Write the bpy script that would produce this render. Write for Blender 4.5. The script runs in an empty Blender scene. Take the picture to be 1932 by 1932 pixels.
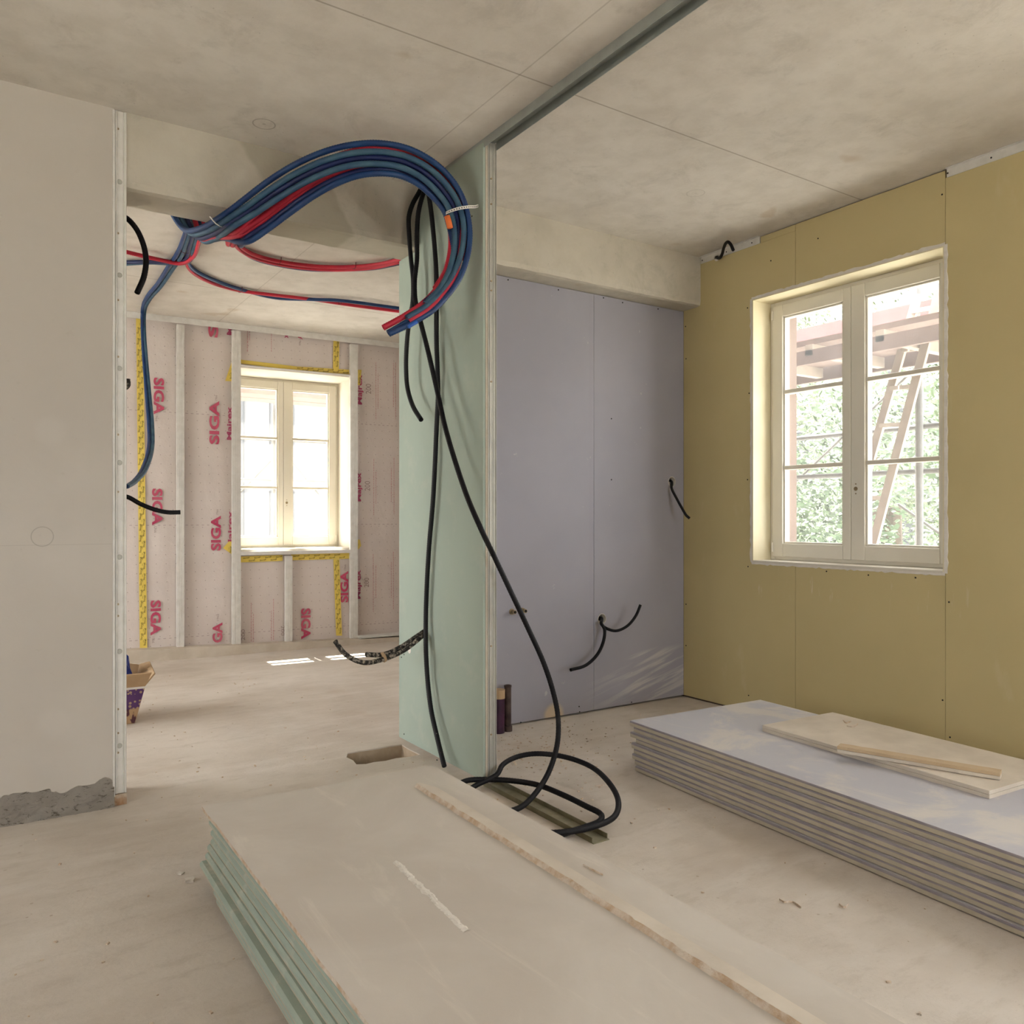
import bpy, bmesh, math, random
from mathutils import Vector, Matrix, noise

S = bpy.context.scene
COL = S.collection
random.seed(7)

# ------------------------------------------------------------------ camera, world, sun, exposure
TH = math.atan(1003.5 / 1517.0)          # the camera is turned 33.5 degrees from the room's long axis
HC = 1.25
cam_d = bpy.data.cameras.new('camera')
cam = bpy.data.objects.new('camera', cam_d); COL.objects.link(cam)
cam.location = (0, 0, HC); cam.rotation_euler = (math.pi / 2, 0, -TH)
cam_d.sensor_width = 36; cam_d.lens = 36 * 1517 / 1932; cam_d.shift_y = 10 / 1932
cam_d.clip_start = .05; cam_d.clip_end = 400
S.camera = cam

W = bpy.data.worlds.new('sky'); S.world = W; W.use_nodes = True
wn = W.node_tree; wn.nodes.clear()
wo = wn.nodes.new('ShaderNodeOutputWorld'); wb = wn.nodes.new('ShaderNodeBackground')
wg = wn.nodes.new('ShaderNodeTexCoord'); wsep = wn.nodes.new('ShaderNodeSeparateXYZ')
wr = wn.nodes.new('ShaderNodeValToRGB')
wr.color_ramp.elements[0].position = .47; wr.color_ramp.elements[0].color = (.665, .67, .68, 1)
wr.color_ramp.elements[1].position = .56; wr.color_ramp.elements[1].color = (.965, .965, 1.0, 1)
wm = wn.nodes.new('ShaderNodeMath'); wm.operation = 'MULTIPLY_ADD'; wm.inputs[1].default_value = .5; wm.inputs[2].default_value = .5
wn.links.new(wg.outputs['Generated'], wsep.inputs[0]); wn.links.new(wsep.outputs[2], wm.inputs[0])
wn.links.new(wm.outputs[0], wr.inputs[0]); wn.links.new(wr.outputs[0], wb.inputs[0]); wn.links.new(wb.outputs[0], wo.inputs[0])
wb.inputs[1].default_value = 1.0

sun_d = bpy.data.lights.new('sun', 'SUN'); sun_d.energy = 3.2; sun_d.angle = .009; sun_d.color = (1, .95, .86)
sun = bpy.data.objects.new('sun', sun_d); COL.objects.link(sun)
sun.location = (2, 20, 30)
sun.rotation_euler = Vector((-.05, -1, -1.72)).to_track_quat('-Z', 'Y').to_euler()

S.view_settings.view_transform = 'Standard'; S.view_settings.look = 'None'
S.view_settings.gamma = 1; S.view_settings.use_curve_mapping = False
S.view_settings.exposure = 3.84
cy = S.cycles
cy.use_denoising = True; cy.max_bounces = 14; cy.diffuse_bounces = 10; cy.glossy_bounces = 4
cy.transparent_max_bounces = 16; cy.transmission_bounces = 6
cy.caustics_reflective = False; cy.caustics_refractive = False
cy.sample_clamp_indirect = 8

# ------------------------------------------------------------------ measuring helpers
cR = Vector((math.cos(TH), -math.sin(TH), 0)); cF = Vector((math.sin(TH), math.cos(TH), 0)); cU = Vector((0, 0, 1)); cC = Vector((0, 0, HC))
def ray(px, py): return (px - 965.5) / 1517 * cR + cF + (976 - py) / 1517 * cU
def onX(px, py, X): r = ray(px, py); return cC + r * (X / r.x)
def onY(px, py, Y): r = ray(px, py); return cC + r * (Y / r.y)
def onZ(px, py, Z): r = ray(px, py); return cC + r * ((Z - HC) / r.z)
FA = Vector((1.051, 7.626, 0)); FD = Vector((.99846, -.05551, 0)); FN = Vector((.05551, .99846, 0))
FROT = math.atan2(FD.y, FD.x)
def onF(px, py, off=0):
    r = ray(px, py); k = (FN.dot(FA) + off) / FN.dot(r); p = cC + r * k
    q = p - FA
    return (q.dot(FD), off, p.z)
CEIL = 3.02

# ------------------------------------------------------------------ mesh helpers
class MB:
    def __init__(s): s.v = []; s.f = []; s.m = []
    def add(s, vs, fs, mi=0):
        o = len(s.v); s.v += [tuple(v) for v in vs]
        for f in fs: s.f.append([o + i for i in f]); s.m.append(mi)
        return s
    def box(s, x0, x1, y0, y1, z0, z1, mi=0, M=None):
        vs = [Vector(p) for p in ((x0,y0,z0),(x1,y0,z0),(x1,y1,z0),(x0,y1,z0),(x0,y0,z1),(x1,y0,z1),(x1,y1,z1),(x0,y1,z1))]
        if M is not None: vs = [M @ v for v in vs]
        return s.add(vs, [(3,2,1,0),(4,5,6,7),(0,1,5,4),(1,2,6,5),(2,3,7,6),(3,0,4,7)], mi)
    def prism(s, pts, h0, h1, axis='z', mi=0):
        def w(p, h): return (p[0], p[1], h) if axis == 'z' else ((h, p[0], p[1]) if axis == 'x' else (p[0], h, p[1]))
        n = len(pts)
        vs = [w(p, h0) for p in pts] + [w(p, h1) for p in pts]
        fs = [list(range(n))[::-1], list(range(n, 2*n))] + [(i, (i+1) % n, n + (i+1) % n, n + i) for i in range(n)]
        return s.add(vs, fs, mi)
    def cyl(s, c, ax, r, h, n=16, mi=0, r2=None):
        c = Vector(c); ax = Vector(ax).normalized(); a = ax.orthogonal().normalized(); b = ax.cross(a); r2 = r if r2 is None else r2
        vs = []
        for hh, rr in ((0, r), (h, r2)):
            for i in range(n):
                t = 2*math.pi*i/n; vs.append(c + ax*hh + (a*math.cos(t) + b*math.sin(t))*rr)
        return s.add(vs, [list(range(n))[::-1], list(range(n, 2*n))] + [(i, (i+1) % n, n + (i+1) % n, n + i) for i in range(n)], mi)
    def bar(s, p, q, w, h, mi=0, up=(0,0,1)):
        p = Vector(p); q = Vector(q); d = (q-p); L = d.length; d.normalize()
        x = d.cross(Vector(up)).normalized() if abs(d.dot(Vector(up))) < .99 else Vector((1,0,0)); z = x.cross(d)
        M = Matrix((x, d, z)).transposed().to_4x4(); M.translation = p
        return s.box(-w/2, w/2, 0, L, -h/2, h/2, mi, M)
    def tube(s, pts, r, step=.006, ripple=.10, n=10, hollow=True, mi=0):
        P = resample(pts, step)
        T = [(P[min(i+1, len(P)-1)] - P[max(i-1, 0)]).normalized() for i in range(len(P))]
        N = T[0].orthogonal().normalized(); rings = []
        for i, p in enumerate(P):
            N = (N - T[i]*N.dot(T[i])).normalized(); B = T[i].cross(N)
            rr = r * (1 - (ripple if i % 2 else 0))
            rings.append([p + (N*math.cos(2*math.pi*k/n) + B*math.sin(2*math.pi*k/n))*rr for k in range(n)])
        def endrings(ring, p, t):
            ins = [p + (v-p)*.78 for v in ring]
            return [ins, [v + t*r*1.6 for v in ins]]
        if hollow:
            a = endrings(rings[0], P[0], T[0]); b = endrings(rings[-1], P[-1], -T[-1])
            rings = [a[1], a[0]] + rings + b
        vs = [v for g in rings for v in g]; fs = []
        for i in range(len(rings)-1):
            for k in range(n): fs.append((i*n+k, i*n+(k+1) % n, (i+1)*n+(k+1) % n, (i+1)*n+k))
        fs.append(list(range(n))[::-1]); fs.append(list(range((len(rings)-1)*n, len(rings)*n)))
        return s.add(vs, fs, mi)
    def build(s, name, mats, parent=None, smooth=False, origin=None, bevel=0, loc=None, rot=0):
        me = bpy.data.meshes.new(name)
        o = Vector(origin) if origin is not None else Vector((0,0,0))
        me.from_pydata([tuple(Vector(v) - o) for v in s.v], [], s.f)
        for m in (mats if isinstance(mats, (list, tuple)) else [mats]): me.materials.append(m)
        for p, mi in zip(me.polygons, s.m): p.material_index = mi; p.use_smooth = smooth
        bm = bmesh.new(); bm.from_mesh(me); bmesh.ops.recalc_face_normals(bm, faces=bm.faces); bm.to_mesh(me); bm.free()
        ob = bpy.data.objects.new(name, me); COL.objects.link(ob)
        if parent is not None: ob.parent = parent
        if loc is not None: ob.location = loc
        elif parent is None: ob.location = o
        ob.rotation_euler.z = rot
        if bevel:
            b = ob.modifiers.new('bevel', 'BEVEL'); b.width = bevel; b.segments = 2; b.limit_method = 'ANGLE'; b.angle_limit = .7
        return ob

def resample(pts, step):
    pts = [Vector(p) for p in pts]
    if len(pts) == 2:
        dense = [pts[0].lerp(pts[1], i/40) for i in range(41)]
    else:
        q = [pts[0]*2 - pts[1]] + pts + [pts[-1]*2 - pts[-2]]; dense = []
        for i in range(1, len(q)-2):
            p0, p1, p2, p3 = q[i-1], q[i], q[i+1], q[i+2]
            t0 = 0; t1 = t0 + max((p1-p0).length, 1e-5)**.5; t2 = t1 + max((p2-p1).length, 1e-5)**.5; t3 = t2 + max((p3-p2).length, 1e-5)**.5
            for k in range(24):
                t = t1 + (t2-t1)*k/24
                A1 = p0*((t1-t)/(t1-t0)) + p1*((t-t0)/(t1-t0)); A2 = p1*((t2-t)/(t2-t1)) + p2*((t-t1)/(t2-t1)); A3 = p2*((t3-t)/(t3-t2)) + p3*((t-t2)/(t3-t2))
                B1 = A1*((t2-t)/(t2-t0)) + A2*((t-t0)/(t2-t0)); B2 = A2*((t3-t)/(t3-t1)) + A3*((t-t1)/(t3-t1))
                dense.append(B1*((t2-t)/(t2-t1)) + B2*((t-t1)/(t2-t1)))
        dense.append(pts[-1])
    L = [0]
    for a, b in zip(dense, dense[1:]): L.append(L[-1] + (b-a).length)
    n = max(3, int(L[-1]/step)); out = []; j = 0
    for i in range(n+1):
        d = L[-1]*i/n
        while j < len(L)-2 and L[j+1] < d: j += 1
        seg = L[j+1]-L[j]; out.append(dense[j].lerp(dense[j+1], (d-L[j])/seg if seg > 1e-9 else 0))
    return out

def plate(outline, holes, M, thick):
    """flat plate with holes: outline and holes in 2D, M maps (u, v, depth) to 3D"""
    bm = bmesh.new(); es = []
    for loop in [outline] + holes:
        vs = [bm.verts.new((p[0], p[1], 0)) for p in loop]
        es += [bm.edges.new((vs[i], vs[(i+1) % len(vs)])) for i in range(len(vs))]
    bmesh.ops.triangle_fill(bm, use_beauty=True, use_dissolve=False, edges=es)
    r = bmesh.ops.extrude_face_region(bm, geom=bm.faces[:])
    for g in r['geom']:
        if isinstance(g, bmesh.types.BMVert): g.co.z = thick
    bm.verts.index_update()
    mb = MB(); mb.add([M(*v.co) for v in bm.verts], [[v.index for v in f.verts] for f in bm.faces]); bm.free()
    return mb

def tag(o, label, cat, group=None, kind=None):
    o['label'] = label
    o['category'] = cat
    if group: o['group'] = group
    if kind: o['kind'] = kind
    return o
def empty(name, loc, rot=0):
    o = bpy.data.objects.new(name, None); COL.objects.link(o); o.location = loc; o.rotation_euler.z = rot; o.empty_display_size = .1
    return o

# ------------------------------------------------------------------ materials
class N:
    def __init__(s, name):
        s.mat = bpy.data.materials.new(name); s.mat.use_nodes = True; s.t = s.mat.node_tree; s.t.nodes.clear()
        s.out = s.t.nodes.new('ShaderNodeOutputMaterial'); s.b = s.t.nodes.new('ShaderNodeBsdfPrincipled')
        s.t.links.new(s.b.outputs[0], s.out.inputs[0]); s.c = s.t.nodes.new('ShaderNodeTexCoord').outputs['Object']
        s._sep = None
    def link(s, a, b): s.t.links.new(a, b)
    def put(s, sock, v):
        if isinstance(v, (int, float)): sock.default_value = v
        elif isinstance(v, (tuple, list)): sock.default_value = (*v[:3], 1) if len(sock.default_value) == 4 else v
        else: s.link(v, sock)
    def noise(s, scale, detail=4, rough=.55, vec=None, stretch=None, dist=0):
        n = s.t.nodes.new('ShaderNodeTexNoise'); n.inputs['Scale'].default_value = scale; n.inputs['Detail'].default_value = detail
        n.inputs['Roughness'].default_value = rough; n.inputs['Distortion'].default_value = dist
        v = vec or s.c
        if stretch:
            m = s.t.nodes.new('ShaderNodeMapping'); m.inputs['Scale'].default_value = stretch; s.link(v, m.inputs[0]); v = m.outputs[0]
        s.link(v, n.inputs['Vector']); return n.outputs['Fac']
    def voro(s, scale, vec=None):
        n = s.t.nodes.new('ShaderNodeTexVoronoi'); n.inputs['Scale'].default_value = scale; s.link(vec or s.c, n.inputs['Vector']); return n.outputs['Distance']
    def ramp(s, f, a, b, ca=0., cb=1.):
        n = s.t.nodes.new('ShaderNodeMapRange'); n.interpolation_type = 'SMOOTHSTEP'
        s.put(n.inputs[0], f); n.inputs[1].default_value = a; n.inputs[2].default_value = b; n.inputs[3].default_value = ca; n.inputs[4].default_value = cb
        return n.outputs[0]
    def math(s, op, a, b=0., c=0.):
        n = s.t.nodes.new('ShaderNodeMath'); n.operation = op; s.put(n.inputs[0], a); s.put(n.inputs[1], b); s.put(n.inputs[2], c); return n.outputs[0]
    def mix(s, f, a, b):
        n = s.t.nodes.new('ShaderNodeMix'); n.data_type = 'RGBA'; s.put(n.inputs[0], f); s.put(n.inputs[6], a); s.put(n.inputs[7], b); return n.outputs[2]
    def xyz(s, i):
        if s._sep is None:
            s._sep = s.t.nodes.new('ShaderNodeSeparateXYZ'); s.link(s.c, s._sep.inputs[0])
        return s._sep.outputs[i]
    def band(s, v, c, w, soft=.3):
        d = s.math('ABSOLUTE', s.math('SUBTRACT', v, c)); return s.ramp(d, w*(1-soft), w*(1+soft), 1., 0.)
    def dot(s, p, r, ring=None, soft=.15):
        n = s.t.nodes.new('ShaderNodeVectorMath'); n.operation = 'DISTANCE'; s.link(s.c, n.inputs[0]); n.inputs[1].default_value = p
        if ring: return s.band(n.outputs['Value'], r, ring)
        return s.ramp(n.outputs['Value'], r*(1-soft), r*(1+soft), 1., 0.)
    def done(s, col, rough=.85, bump=None, bs=.2, dist=.01, metal=0, spec=.3):
        s.put(s.b.inputs['Base Color'], col); s.put(s.b.inputs['Roughness'], rough); s.put(s.b.inputs['Metallic'], metal)
        s.b.inputs['Specular IOR Level'].default_value = spec
        if bump is not None:
            n = s.t.nodes.new('ShaderNodeBump'); n.inputs['Strength'].default_value = bs; n.inputs['Distance'].default_value = dist
            s.link(bump, n.inputs['Height']); s.link(n.outputs[0], s.b.inputs['Normal'])
        return s.mat

def simple(name, a, b=None, scale=8, rough=.8, bs=.15, metal=0, spec=.3, bscale=60, dist=.004):
    n = N(name); f = n.ramp(n.noise(scale, 5), .3, .7)
    return n.done(n.mix(f, a, b or tuple(c*.82 for c in a)), rough, n.noise(bscale, 3), bs, dist, metal, spec)

def concrete(name, light, dark, seams=(), extra=None):
    n = N(name)
    a = n.ramp(n.noise(.9, 6, .6), .32, .68); b = n.ramp(n.noise(6, 6, .65), .35, .7)
    f = n.math('MULTIPLY_ADD', b, .4, n.math('MULTIPLY', a, .6)); col = n.mix(f, light, dark)
    vn = n.ramp(n.noise(4.5, 7, .72, dist=.5), .52, .68); col = n.mix(n.math('MULTIPLY', vn, .3), col, tuple(c*.72 for c in dark))
    sp = n.ramp(n.noise(3.1, 2, .5), .70, .76); col = n.mix(n.math('MULTIPLY', sp, .35), col, (.35, .24, .13))
    pits = n.ramp(n.voro(26), .05, .09, 1., 0.); pits = n.math('MULTIPLY', pits, n.ramp(n.noise(2.3, 2), .5, .6))
    col = n.mix(n.math('MULTIPLY', pits, .35), col, (.12, .10, .07))
    if extra: col = extra(n, col)
    for ax, c, w, k_ in seams: col = n.mix(n.math('MULTIPLY', n.band(n.xyz(ax), c, w), k_), col, (.16, .13, .09))
    return n.done(col, .9, n.noise(35, 6, .7), .22, .006)

def rings(n, col):
    for p, k_ in (((1.066, 3.635, CEIL), .45), ((3.26, 3.11, CEIL), .2)):
        col = n.mix(n.math('MULTIPLY', n.dot(p, .048, .003), k_), col, (.15, .13, .1))
        col = n.mix(n.math('MULTIPLY', n.dot(p, .008), k_*.7), col, (.15, .13, .1))
    return col
M_ceil = concrete('ceiling_concrete', (.66, .62, .565), (.50, .46, .405), ((1, 2.665, .004, .5), (1, 6.45, .004, .5), (0, 1.80, .0035, .3)), rings)
def stain(n, col):
    w = n.math('ADD', n.xyz(0), n.math('MULTIPLY', n.xyz(2), .55)); w = n.math('ADD', w, n.math('MULTIPLY', n.noise(4, 3), .12))
    f = n.math('MULTIPLY', n.ramp(w, 2.72, 2.76), n.ramp(w, 3.10, 3.13, 1., 0.))
    return n.mix(n.math('MULTIPLY', f, .55), col, (.30, .27, .20))
M_beam = concrete('beam_concrete', (.53, .49, .415), (.42, .385, .315), extra=stain)
def dusty_floor():
    n = N('dusty_concrete_floor')
    a = n.ramp(n.noise(.8, 6, .6), .3, .7); col = n.mix(a, (.655, .60, .54), (.485, .425, .36))
    st = n.ramp(n.noise(2.2, 5, .6, stretch=(1, 3.5, 1)), .45, .75); col = n.mix(n.math('MULTIPLY', st, .45), col, (.67, .62, .565))
    tan = n.ramp(n.noise(1.3, 4, .6), .58, .72); col = n.mix(n.math('MULTIPLY', tan, .45), col, (.46, .37, .28))
    cr = n.math('MULTIPLY', n.ramp(n.voro(15), .06, .11, 1., 0.), n.ramp(n.noise(2.7, 3), .5, .62)); col = n.mix(n.math('MULTIPLY', cr, .5), col, (.28, .20, .13))
    ft_ = n.ramp(n.noise(5.5, 6, .7, stretch=(1, 2.4, 1)), .5, .68); col = n.mix(n.math('MULTIPLY', ft_, .28), col, (.40, .34, .28))
    fine = n.ramp(n.noise(60, 4, .7, stretch=(1, 2, 1)), .58, .72); col = n.mix(n.math('MULTIPLY', fine, .25), col, (.33, .26, .19))
    return n.done(col, .92, n.noise(28, 8, .72), .35, .008)
M_floor = dusty_floor()
def plaster():
    n = N('fine_grey_plaster')
    col = n.mix(n.ramp(n.noise(1.2, 5), .3, .7), (.535, .495, .445), (.48, .44, .39))
    for p in ((.245, 3.855, 1.61), (.26, 3.855, .39)):
        col = n.mix(n.math('MULTIPLY', n.dot(p, .055, soft=.4), .16), col, (.62, .585, .54))
    p = (.215, 3.855, 1.17)
    col = n.mix(n.math('MULTIPLY', n.dot(p, .04, .002), .5), col, (.28, .25, .22))
    col = n.mix(n.math('MULTIPLY', n.band(n.xyz(2), 1.135, .0015), .25), col, (.3, .27, .23))
    col = n.mix(n.math('MULTIPLY', n.ramp(n.noise(22, 4), .66, .74), .15), col, (.36, .31, .25))
    return n.done(col, .9, n.noise(70, 4), .12, .003)
M_plaster = plaster()
def mortar():
    n = N('crumbling_mortar')
    col = n.mix(n.ramp(n.noise(9, 5, .6), .35, .65), (.54, .495, .435), (.46, .415, .36))
    ck = n.ramp(n.noise(26, 7, .72, stretch=(1, 1, 2.2), dist=.6), .36, .45, 1., 0.); col = n.mix(n.math('MULTIPLY', ck, .75), col, (.10, .08, .05))
    return n.done(col, .95, n.noise(34, 8, .8, stretch=(1, 1, 1.6)), 1.0, .025)
M_mortar = mortar()
M_brick = simple('brick_stub', (.34, .20, .11), (.50, .42, .33), 25, .95, .8, bscale=50, dist=.01)
def yellow():
    n = N('yellow_gypsum_board')
    col = n.mix(n.ramp(n.noise(1.1, 4), .3, .7), (.54, .45, .24), (.50, .415, .215))
    col = n.mix(n.math('MULTIPLY', n.ramp(n.noise(7, 5, .6, stretch=(1, 1, .35)), .62, .78), .22), col, (.68, .60, .42))
    sm = n.ramp(n.noise(30, 5, .7, stretch=(1, 1, .15)), .60, .72)
    zz = n.math('MULTIPLY', n.band(n.xyz(2), .84, .09, .8), n.band(n.xyz(1), 2.85, .75, .2))
    col = n.mix(n.math('MULTIPLY', n.math('MULTIPLY', sm, zz), .4), col, (.75, .68, .55))
    return n.done(col, .88, n.noise(160, 3), .12, .002)
M_yellow = yellow()
def lavender():
    n = N('lavender_plasterboard')
    col = n.mix(n.ramp(n.noise(1.3, 4), .3, .7), (.335, .328, .372), (.305, .298, .34))
    # plaster wiped along the bottom right corner
    mp = n.t.nodes.new('ShaderNodeMapping'); mp.inputs['Rotation'].default_value = (0, .26, 0); n.link(n.c, mp.inputs[0])
    wv_ = n.noise(1.0, 4, .55, vec=mp.outputs[0], stretch=(1.6, 1, 26), dist=.35)
    m = n.math('MULTIPLY', n.ramp(n.xyz(0), 3.15, 3.75), n.ramp(n.xyz(2), .16, .33, 1., 0.))
    m2 = n.math('MULTIPLY', n.ramp(n.xyz(0), 3.5, 3.75), n.ramp(n.xyz(2), .32, .38, 1., 0.))
    m = n.math('MAXIMUM', m, m2)
    col = n.mix(n.math('MULTIPLY', n.math('MULTIPLY', n.ramp(wv_, .46, .62), m), .55), col, (.58, .55, .52))
    sp = n.ramp(n.noise(17, 4, .6), .70, .75); col = n.mix(n.math('MULTIPLY', sp, .35), col, (.62, .58, .55))
    col = n.mix(n.math('MULTIPLY', n.math('MULTIPLY', n.band(n.xyz(0), 3.27, .02), n.ramp(n.xyz(2), .35, .6)), .22), col, (.30, .285, .33))
    col = n.mix(n.dot((2.97, 4.0, .02), .075, soft=.25), col, (.52, .42, .31))
    return n.done(col, .85, n.noise(150, 3), .1, .002)
M_lav = lavender()
def green_board(name='pale_green_plasterboard', dust=.15):
    n = N(name)
    col = n.mix(n.ramp(n.noise(1.4, 4), .3, .7), (.355, .42, .36), (.325, .385, .33))
    col = n.mix(n.math('MULTIPLY', n.ramp(n.noise(8, 5, .65), .5, .75), dust), col, (.62, .57, .48))
    return n.done(col, .85, n.noise(140, 3), .1, .002)
M_green = green_board()
M_greenedge = green_board('dusted_green_paper_edge', .45)
M_greendust = green_board('dusty_green_board_edge', .7)
def dusty_top():
    n = N('dust_covered_board_face')
    f = n.ramp(n.noise(1.6, 6, .6, dist=.6), .3, .7); col = n.mix(f, (.575, .53, .475), (.50, .45, .395))
    st = n.ramp(n.noise(3, 6, .65, stretch=(3, .6, 1), dist=.8), .55, .72); col = n.mix(n.math('MULTIPLY', st, .4), col, (.68, .62, .54))
    g = n.ramp(n.noise(1.1, 3), .6, .75); col = n.mix(n.math('MULTIPLY', g, .35), col, (.50, .50, .42))
    return n.done(col, .9, n.noise(60, 6, .7), .15, .003)
M_dusty = dusty_top()
M_broken = simple('broken_gypsum_core', (.50, .36, .24), (.66, .58, .49), 30, .95, .9, bscale=70, dist=.008)
M_core = simple('board_core_edge', (.48, .425, .34), (.42, .37, .29), 12, .92, .4)
M_lavedge = simple('folded_lavender_edge', (.31, .285, .30), (.235, .21, .24), 9, .85, .2)
def lav_dust():
    n = N('lavender_board_under_dust')
    base = n.mix(n.ramp(n.noise(1.2, 3), .3, .7), (.43, .425, .465), (.465, .46, .49))
    f = n.ramp(n.noise(2.2, 7, .66, stretch=(1, .8, 1), dist=1.2), .47, .62); col = n.mix(n.math('MULTIPLY', f, .72), base, (.60, .555, .50))
    cr = n.ramp(n.noise(34, 4, .7), .70, .76); col = n.mix(n.math('MULTIPLY', cr, .3), col, (.40, .32, .23))
    return n.done(col, .9, n.noise(70, 6, .7), .2, .003)
M_lavtop = lav_dust()
M_offcut = simple('dust_covered_offcut', (.63, .565, .48), (.53, .47, .395), 5, .92, .3)
M_tanoff = simple('tan_paper_strip', (.52, .40, .265), (.47, .35, .22), 9, .9, .2)
M_zinc = simple('galvanised_steel', (.44, .43, .38), (.38, .37, .33), 14, .5, .05, metal=.35, spec=.4)
M_zincdark = simple('greenish_steel_track', (.36, .385, .36), (.30, .32, .30), 10, .5, .05, metal=.35, spec=.4)  # grey-green steel of the ceiling track
M_zincwht = simple('pale_zinc_profile', (.70, .68, .645), (.62, .60, .56), 16, .55, .05, metal=.15, spec=.4)
M_ftrack = simple('dirty_floor_channel', (.20, .185, .12), (.26, .24, .17), 18, .8, .2, metal=.2)
M_black = simple('black_conduit_plastic', (.004, .0035, .005), (.010, .009, .010), 40, .55, .1, spec=.2)
def dusty_black():
    n = N('plaster_splashed_conduit'); f = n.ramp(n.noise(55, 6, .75), .46, .66)
    return n.done(n.mix(f, (.02, .018, .016), (.42, .36, .29)), .8, n.noise(80, 4), .3, .004)
M_blackdust = dusty_black()
def flecked():
    n = N('flecked_black_conduit'); f = n.ramp(n.noise(60, 4, .7), .70, .76)
    return n.done(n.mix(f, (.005, .0045, .006), (.40, .37, .33)), .55, n.noise(80, 4), .15, .003)
M_blackfleck = flecked()
M_blue = simple('blue_conduit_plastic', (.006, .028, .115), (.010, .045, .14), 12, .45, .05, spec=.4)
M_steelblue = simple('dusty_lit_blue_conduit', (.05, .115, .165), (.022, .065, .13), 14, .55, .05, spec=.35)  # blue lightened to teal for dust and for light falling on it
M_navy = simple('navy_conduit_plastic', (.004, .010, .065), (.006, .015, .08), 12, .45, .05, spec=.4)
M_bright = simple('bright_blue_sleeve', (.02, .12, .50), (.02, .10, .42), 12, .4, .05, spec=.4)
M_red = simple('red_conduit_plastic', (.50, .022, .045), (.42, .016, .04), 12, .5, .05, spec=.35)
M_orange = simple('orange_tape', (.80, .19, .05), None, 12, .6)
M_white = simple('white_strap', (.78, .76, .72), None, 10, .5)
M_dark = simple('dark_hole', (.02, .018, .016), None, 10, .9)
M_dkred = simple('dark_red_tie', (.12, .01, .02), None, 10, .6)
M_whitepl = simple('white_filler_plaster', (.72, .68, .62), (.64, .60, .54), 14, .95, .5)
M_cream = simple('cream_window_paint', (.72, .685, .605), (.70, .665, .58), 3, .45, .02, spec=.45)
M_creamlin = simple('cream_gypsum_reveal', (.72, .655, .47), (.69, .62, .43), 4, .85, .08)
M_pale = simple('pale_reveal_lining', (.64, .60, .52), (.60, .56, .48), 4, .85, .08)
M_brass = simple('worn_brass', (.42, .33, .20), (.30, .23, .14), 30, .4, .1, metal=.7)
M_timber = simple('dusty_timber', (.55, .49, .41), (.47, .41, .33), 7, .9, .3)
def membrane():
    n = N('pinkish_vapour_membrane')
    col = n.mix(n.ramp(n.noise(1.6, 5, .6), .3, .7), (.62, .555, .52), (.565, .50, .465))
    col = n.mix(n.math('MULTIPLY', n.ramp(n.noise(3.5, 4, .6, stretch=(2.5, 1, .7)), .55, .75), .35), col, (.68, .62, .57))
    # dot grid
    gx = n.math('ABSOLUTE', n.math('SUBTRACT', n.math('FRACT', n.math('MULTIPLY_ADD', n.xyz(0), 12.5, n.math('MULTIPLY', n.xyz(2), .6))), .5))
    gz = n.math('ABSOLUTE', n.math('SUBTRACT', n.math('FRACT', n.math('MULTIPLY', n.xyz(2), 12.5)), .5))
    d = n.math('SQRT', n.math('ADD', n.math('MULTIPLY', gx, gx), n.math('MULTIPLY', gz, gz)))
    col = n.mix(n.math('MULTIPLY', n.ramp(d, .035, .06, 1., 0.), .6), col, (.17, .12, .11))
    # dashed cross lines
    ln = n.band(n.math('FRACT', n.math('MULTIPLY_ADD', n.xyz(2), 1.0, .32)), .5, .0035); ds = n.ramp(n.math('FRACT', n.math('MULTIPLY', n.xyz(0), 22)), .52, .56)
    col = n.mix(n.math('MULTIPLY', n.math('MULTIPLY', ln, ds), .6), col, (.30, .22, .22))
    return n.done(col, .6, n.noise(5, 5, .6), .35, .03, spec=.35)
M_membrane = membrane()
M_tape = simple('yellow_sealing_tape', (.76, .585, .12), (.70, .53, .10), 8, .5, .1, spec=.4)
M_inkred = simple('carmine_print', (.42, .035, .10), (.47, .10, .15), 4, .7, 0)
M_inkpale = simple('faded_pink_print', (.50, .21, .22), None, 4, .7, 0)
M_inkmaj = simple('plum_print', (.40, .07, .13), (.36, .06, .14), 4, .7, 0)
M_inkgrey = simple('thin_grey_print', (.32, .25, .23), None, 4, .7, 0)
M_inkblk = simple('black_print', (.06, .045, .02), None, 4, .7, 0)
M_card = simple('brown_cardboard', (.47, .335, .205), (.42, .29, .17), 9, .9, .1)
def printcard():
    n = N('purple_printed_cardboard'); v = n.voro(42); f = n.ramp(v, .30, .36)
    col = n.mix(f, (.42, .30, .20), (.10, .045, .15)); zb = n.ramp(n.xyz(2), .085, .10)
    return n.done(n.mix(zb, n.mix(n.ramp(n.noise(30, 2, stretch=(1, 1, .4)), .55, .6), (.45, .30, .17), (.10, .04, .05)), col), .8, None)
M_cardprint = printcard()
M_paper = simple('white_paper', (.78, .76, .74), None, 10, .8)
M_bluebag = simple('blue_plastic_bag', (.02, .05, .32), (.01, .02, .18), 12, .4, .4)
M_redbag = simple('dark_red_mesh', (.16, .025, .03), (.07, .03, .03), 60, .7, .4)
M_purple = simple('purple_brown_pipe', (.055, .018, .045), (.03, .012, .025), 14, .5, .1)
M_brownpipe = simple('dark_brown_pipe', (.035, .02, .018), (.09, .06, .05), 16, .5, .1)
M_wallgen = simple('bare_masonry', (.60, .55, .48), (.52, .47, .40), 3, .9, .2)
M_facade = simple('white_rendered_facade', (.115, .115, .118), None, .6, .9, .1)
M_facgrey = simple('grey_window_glass', (.04, .042, .044), None, .6, .4, 0)
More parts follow.
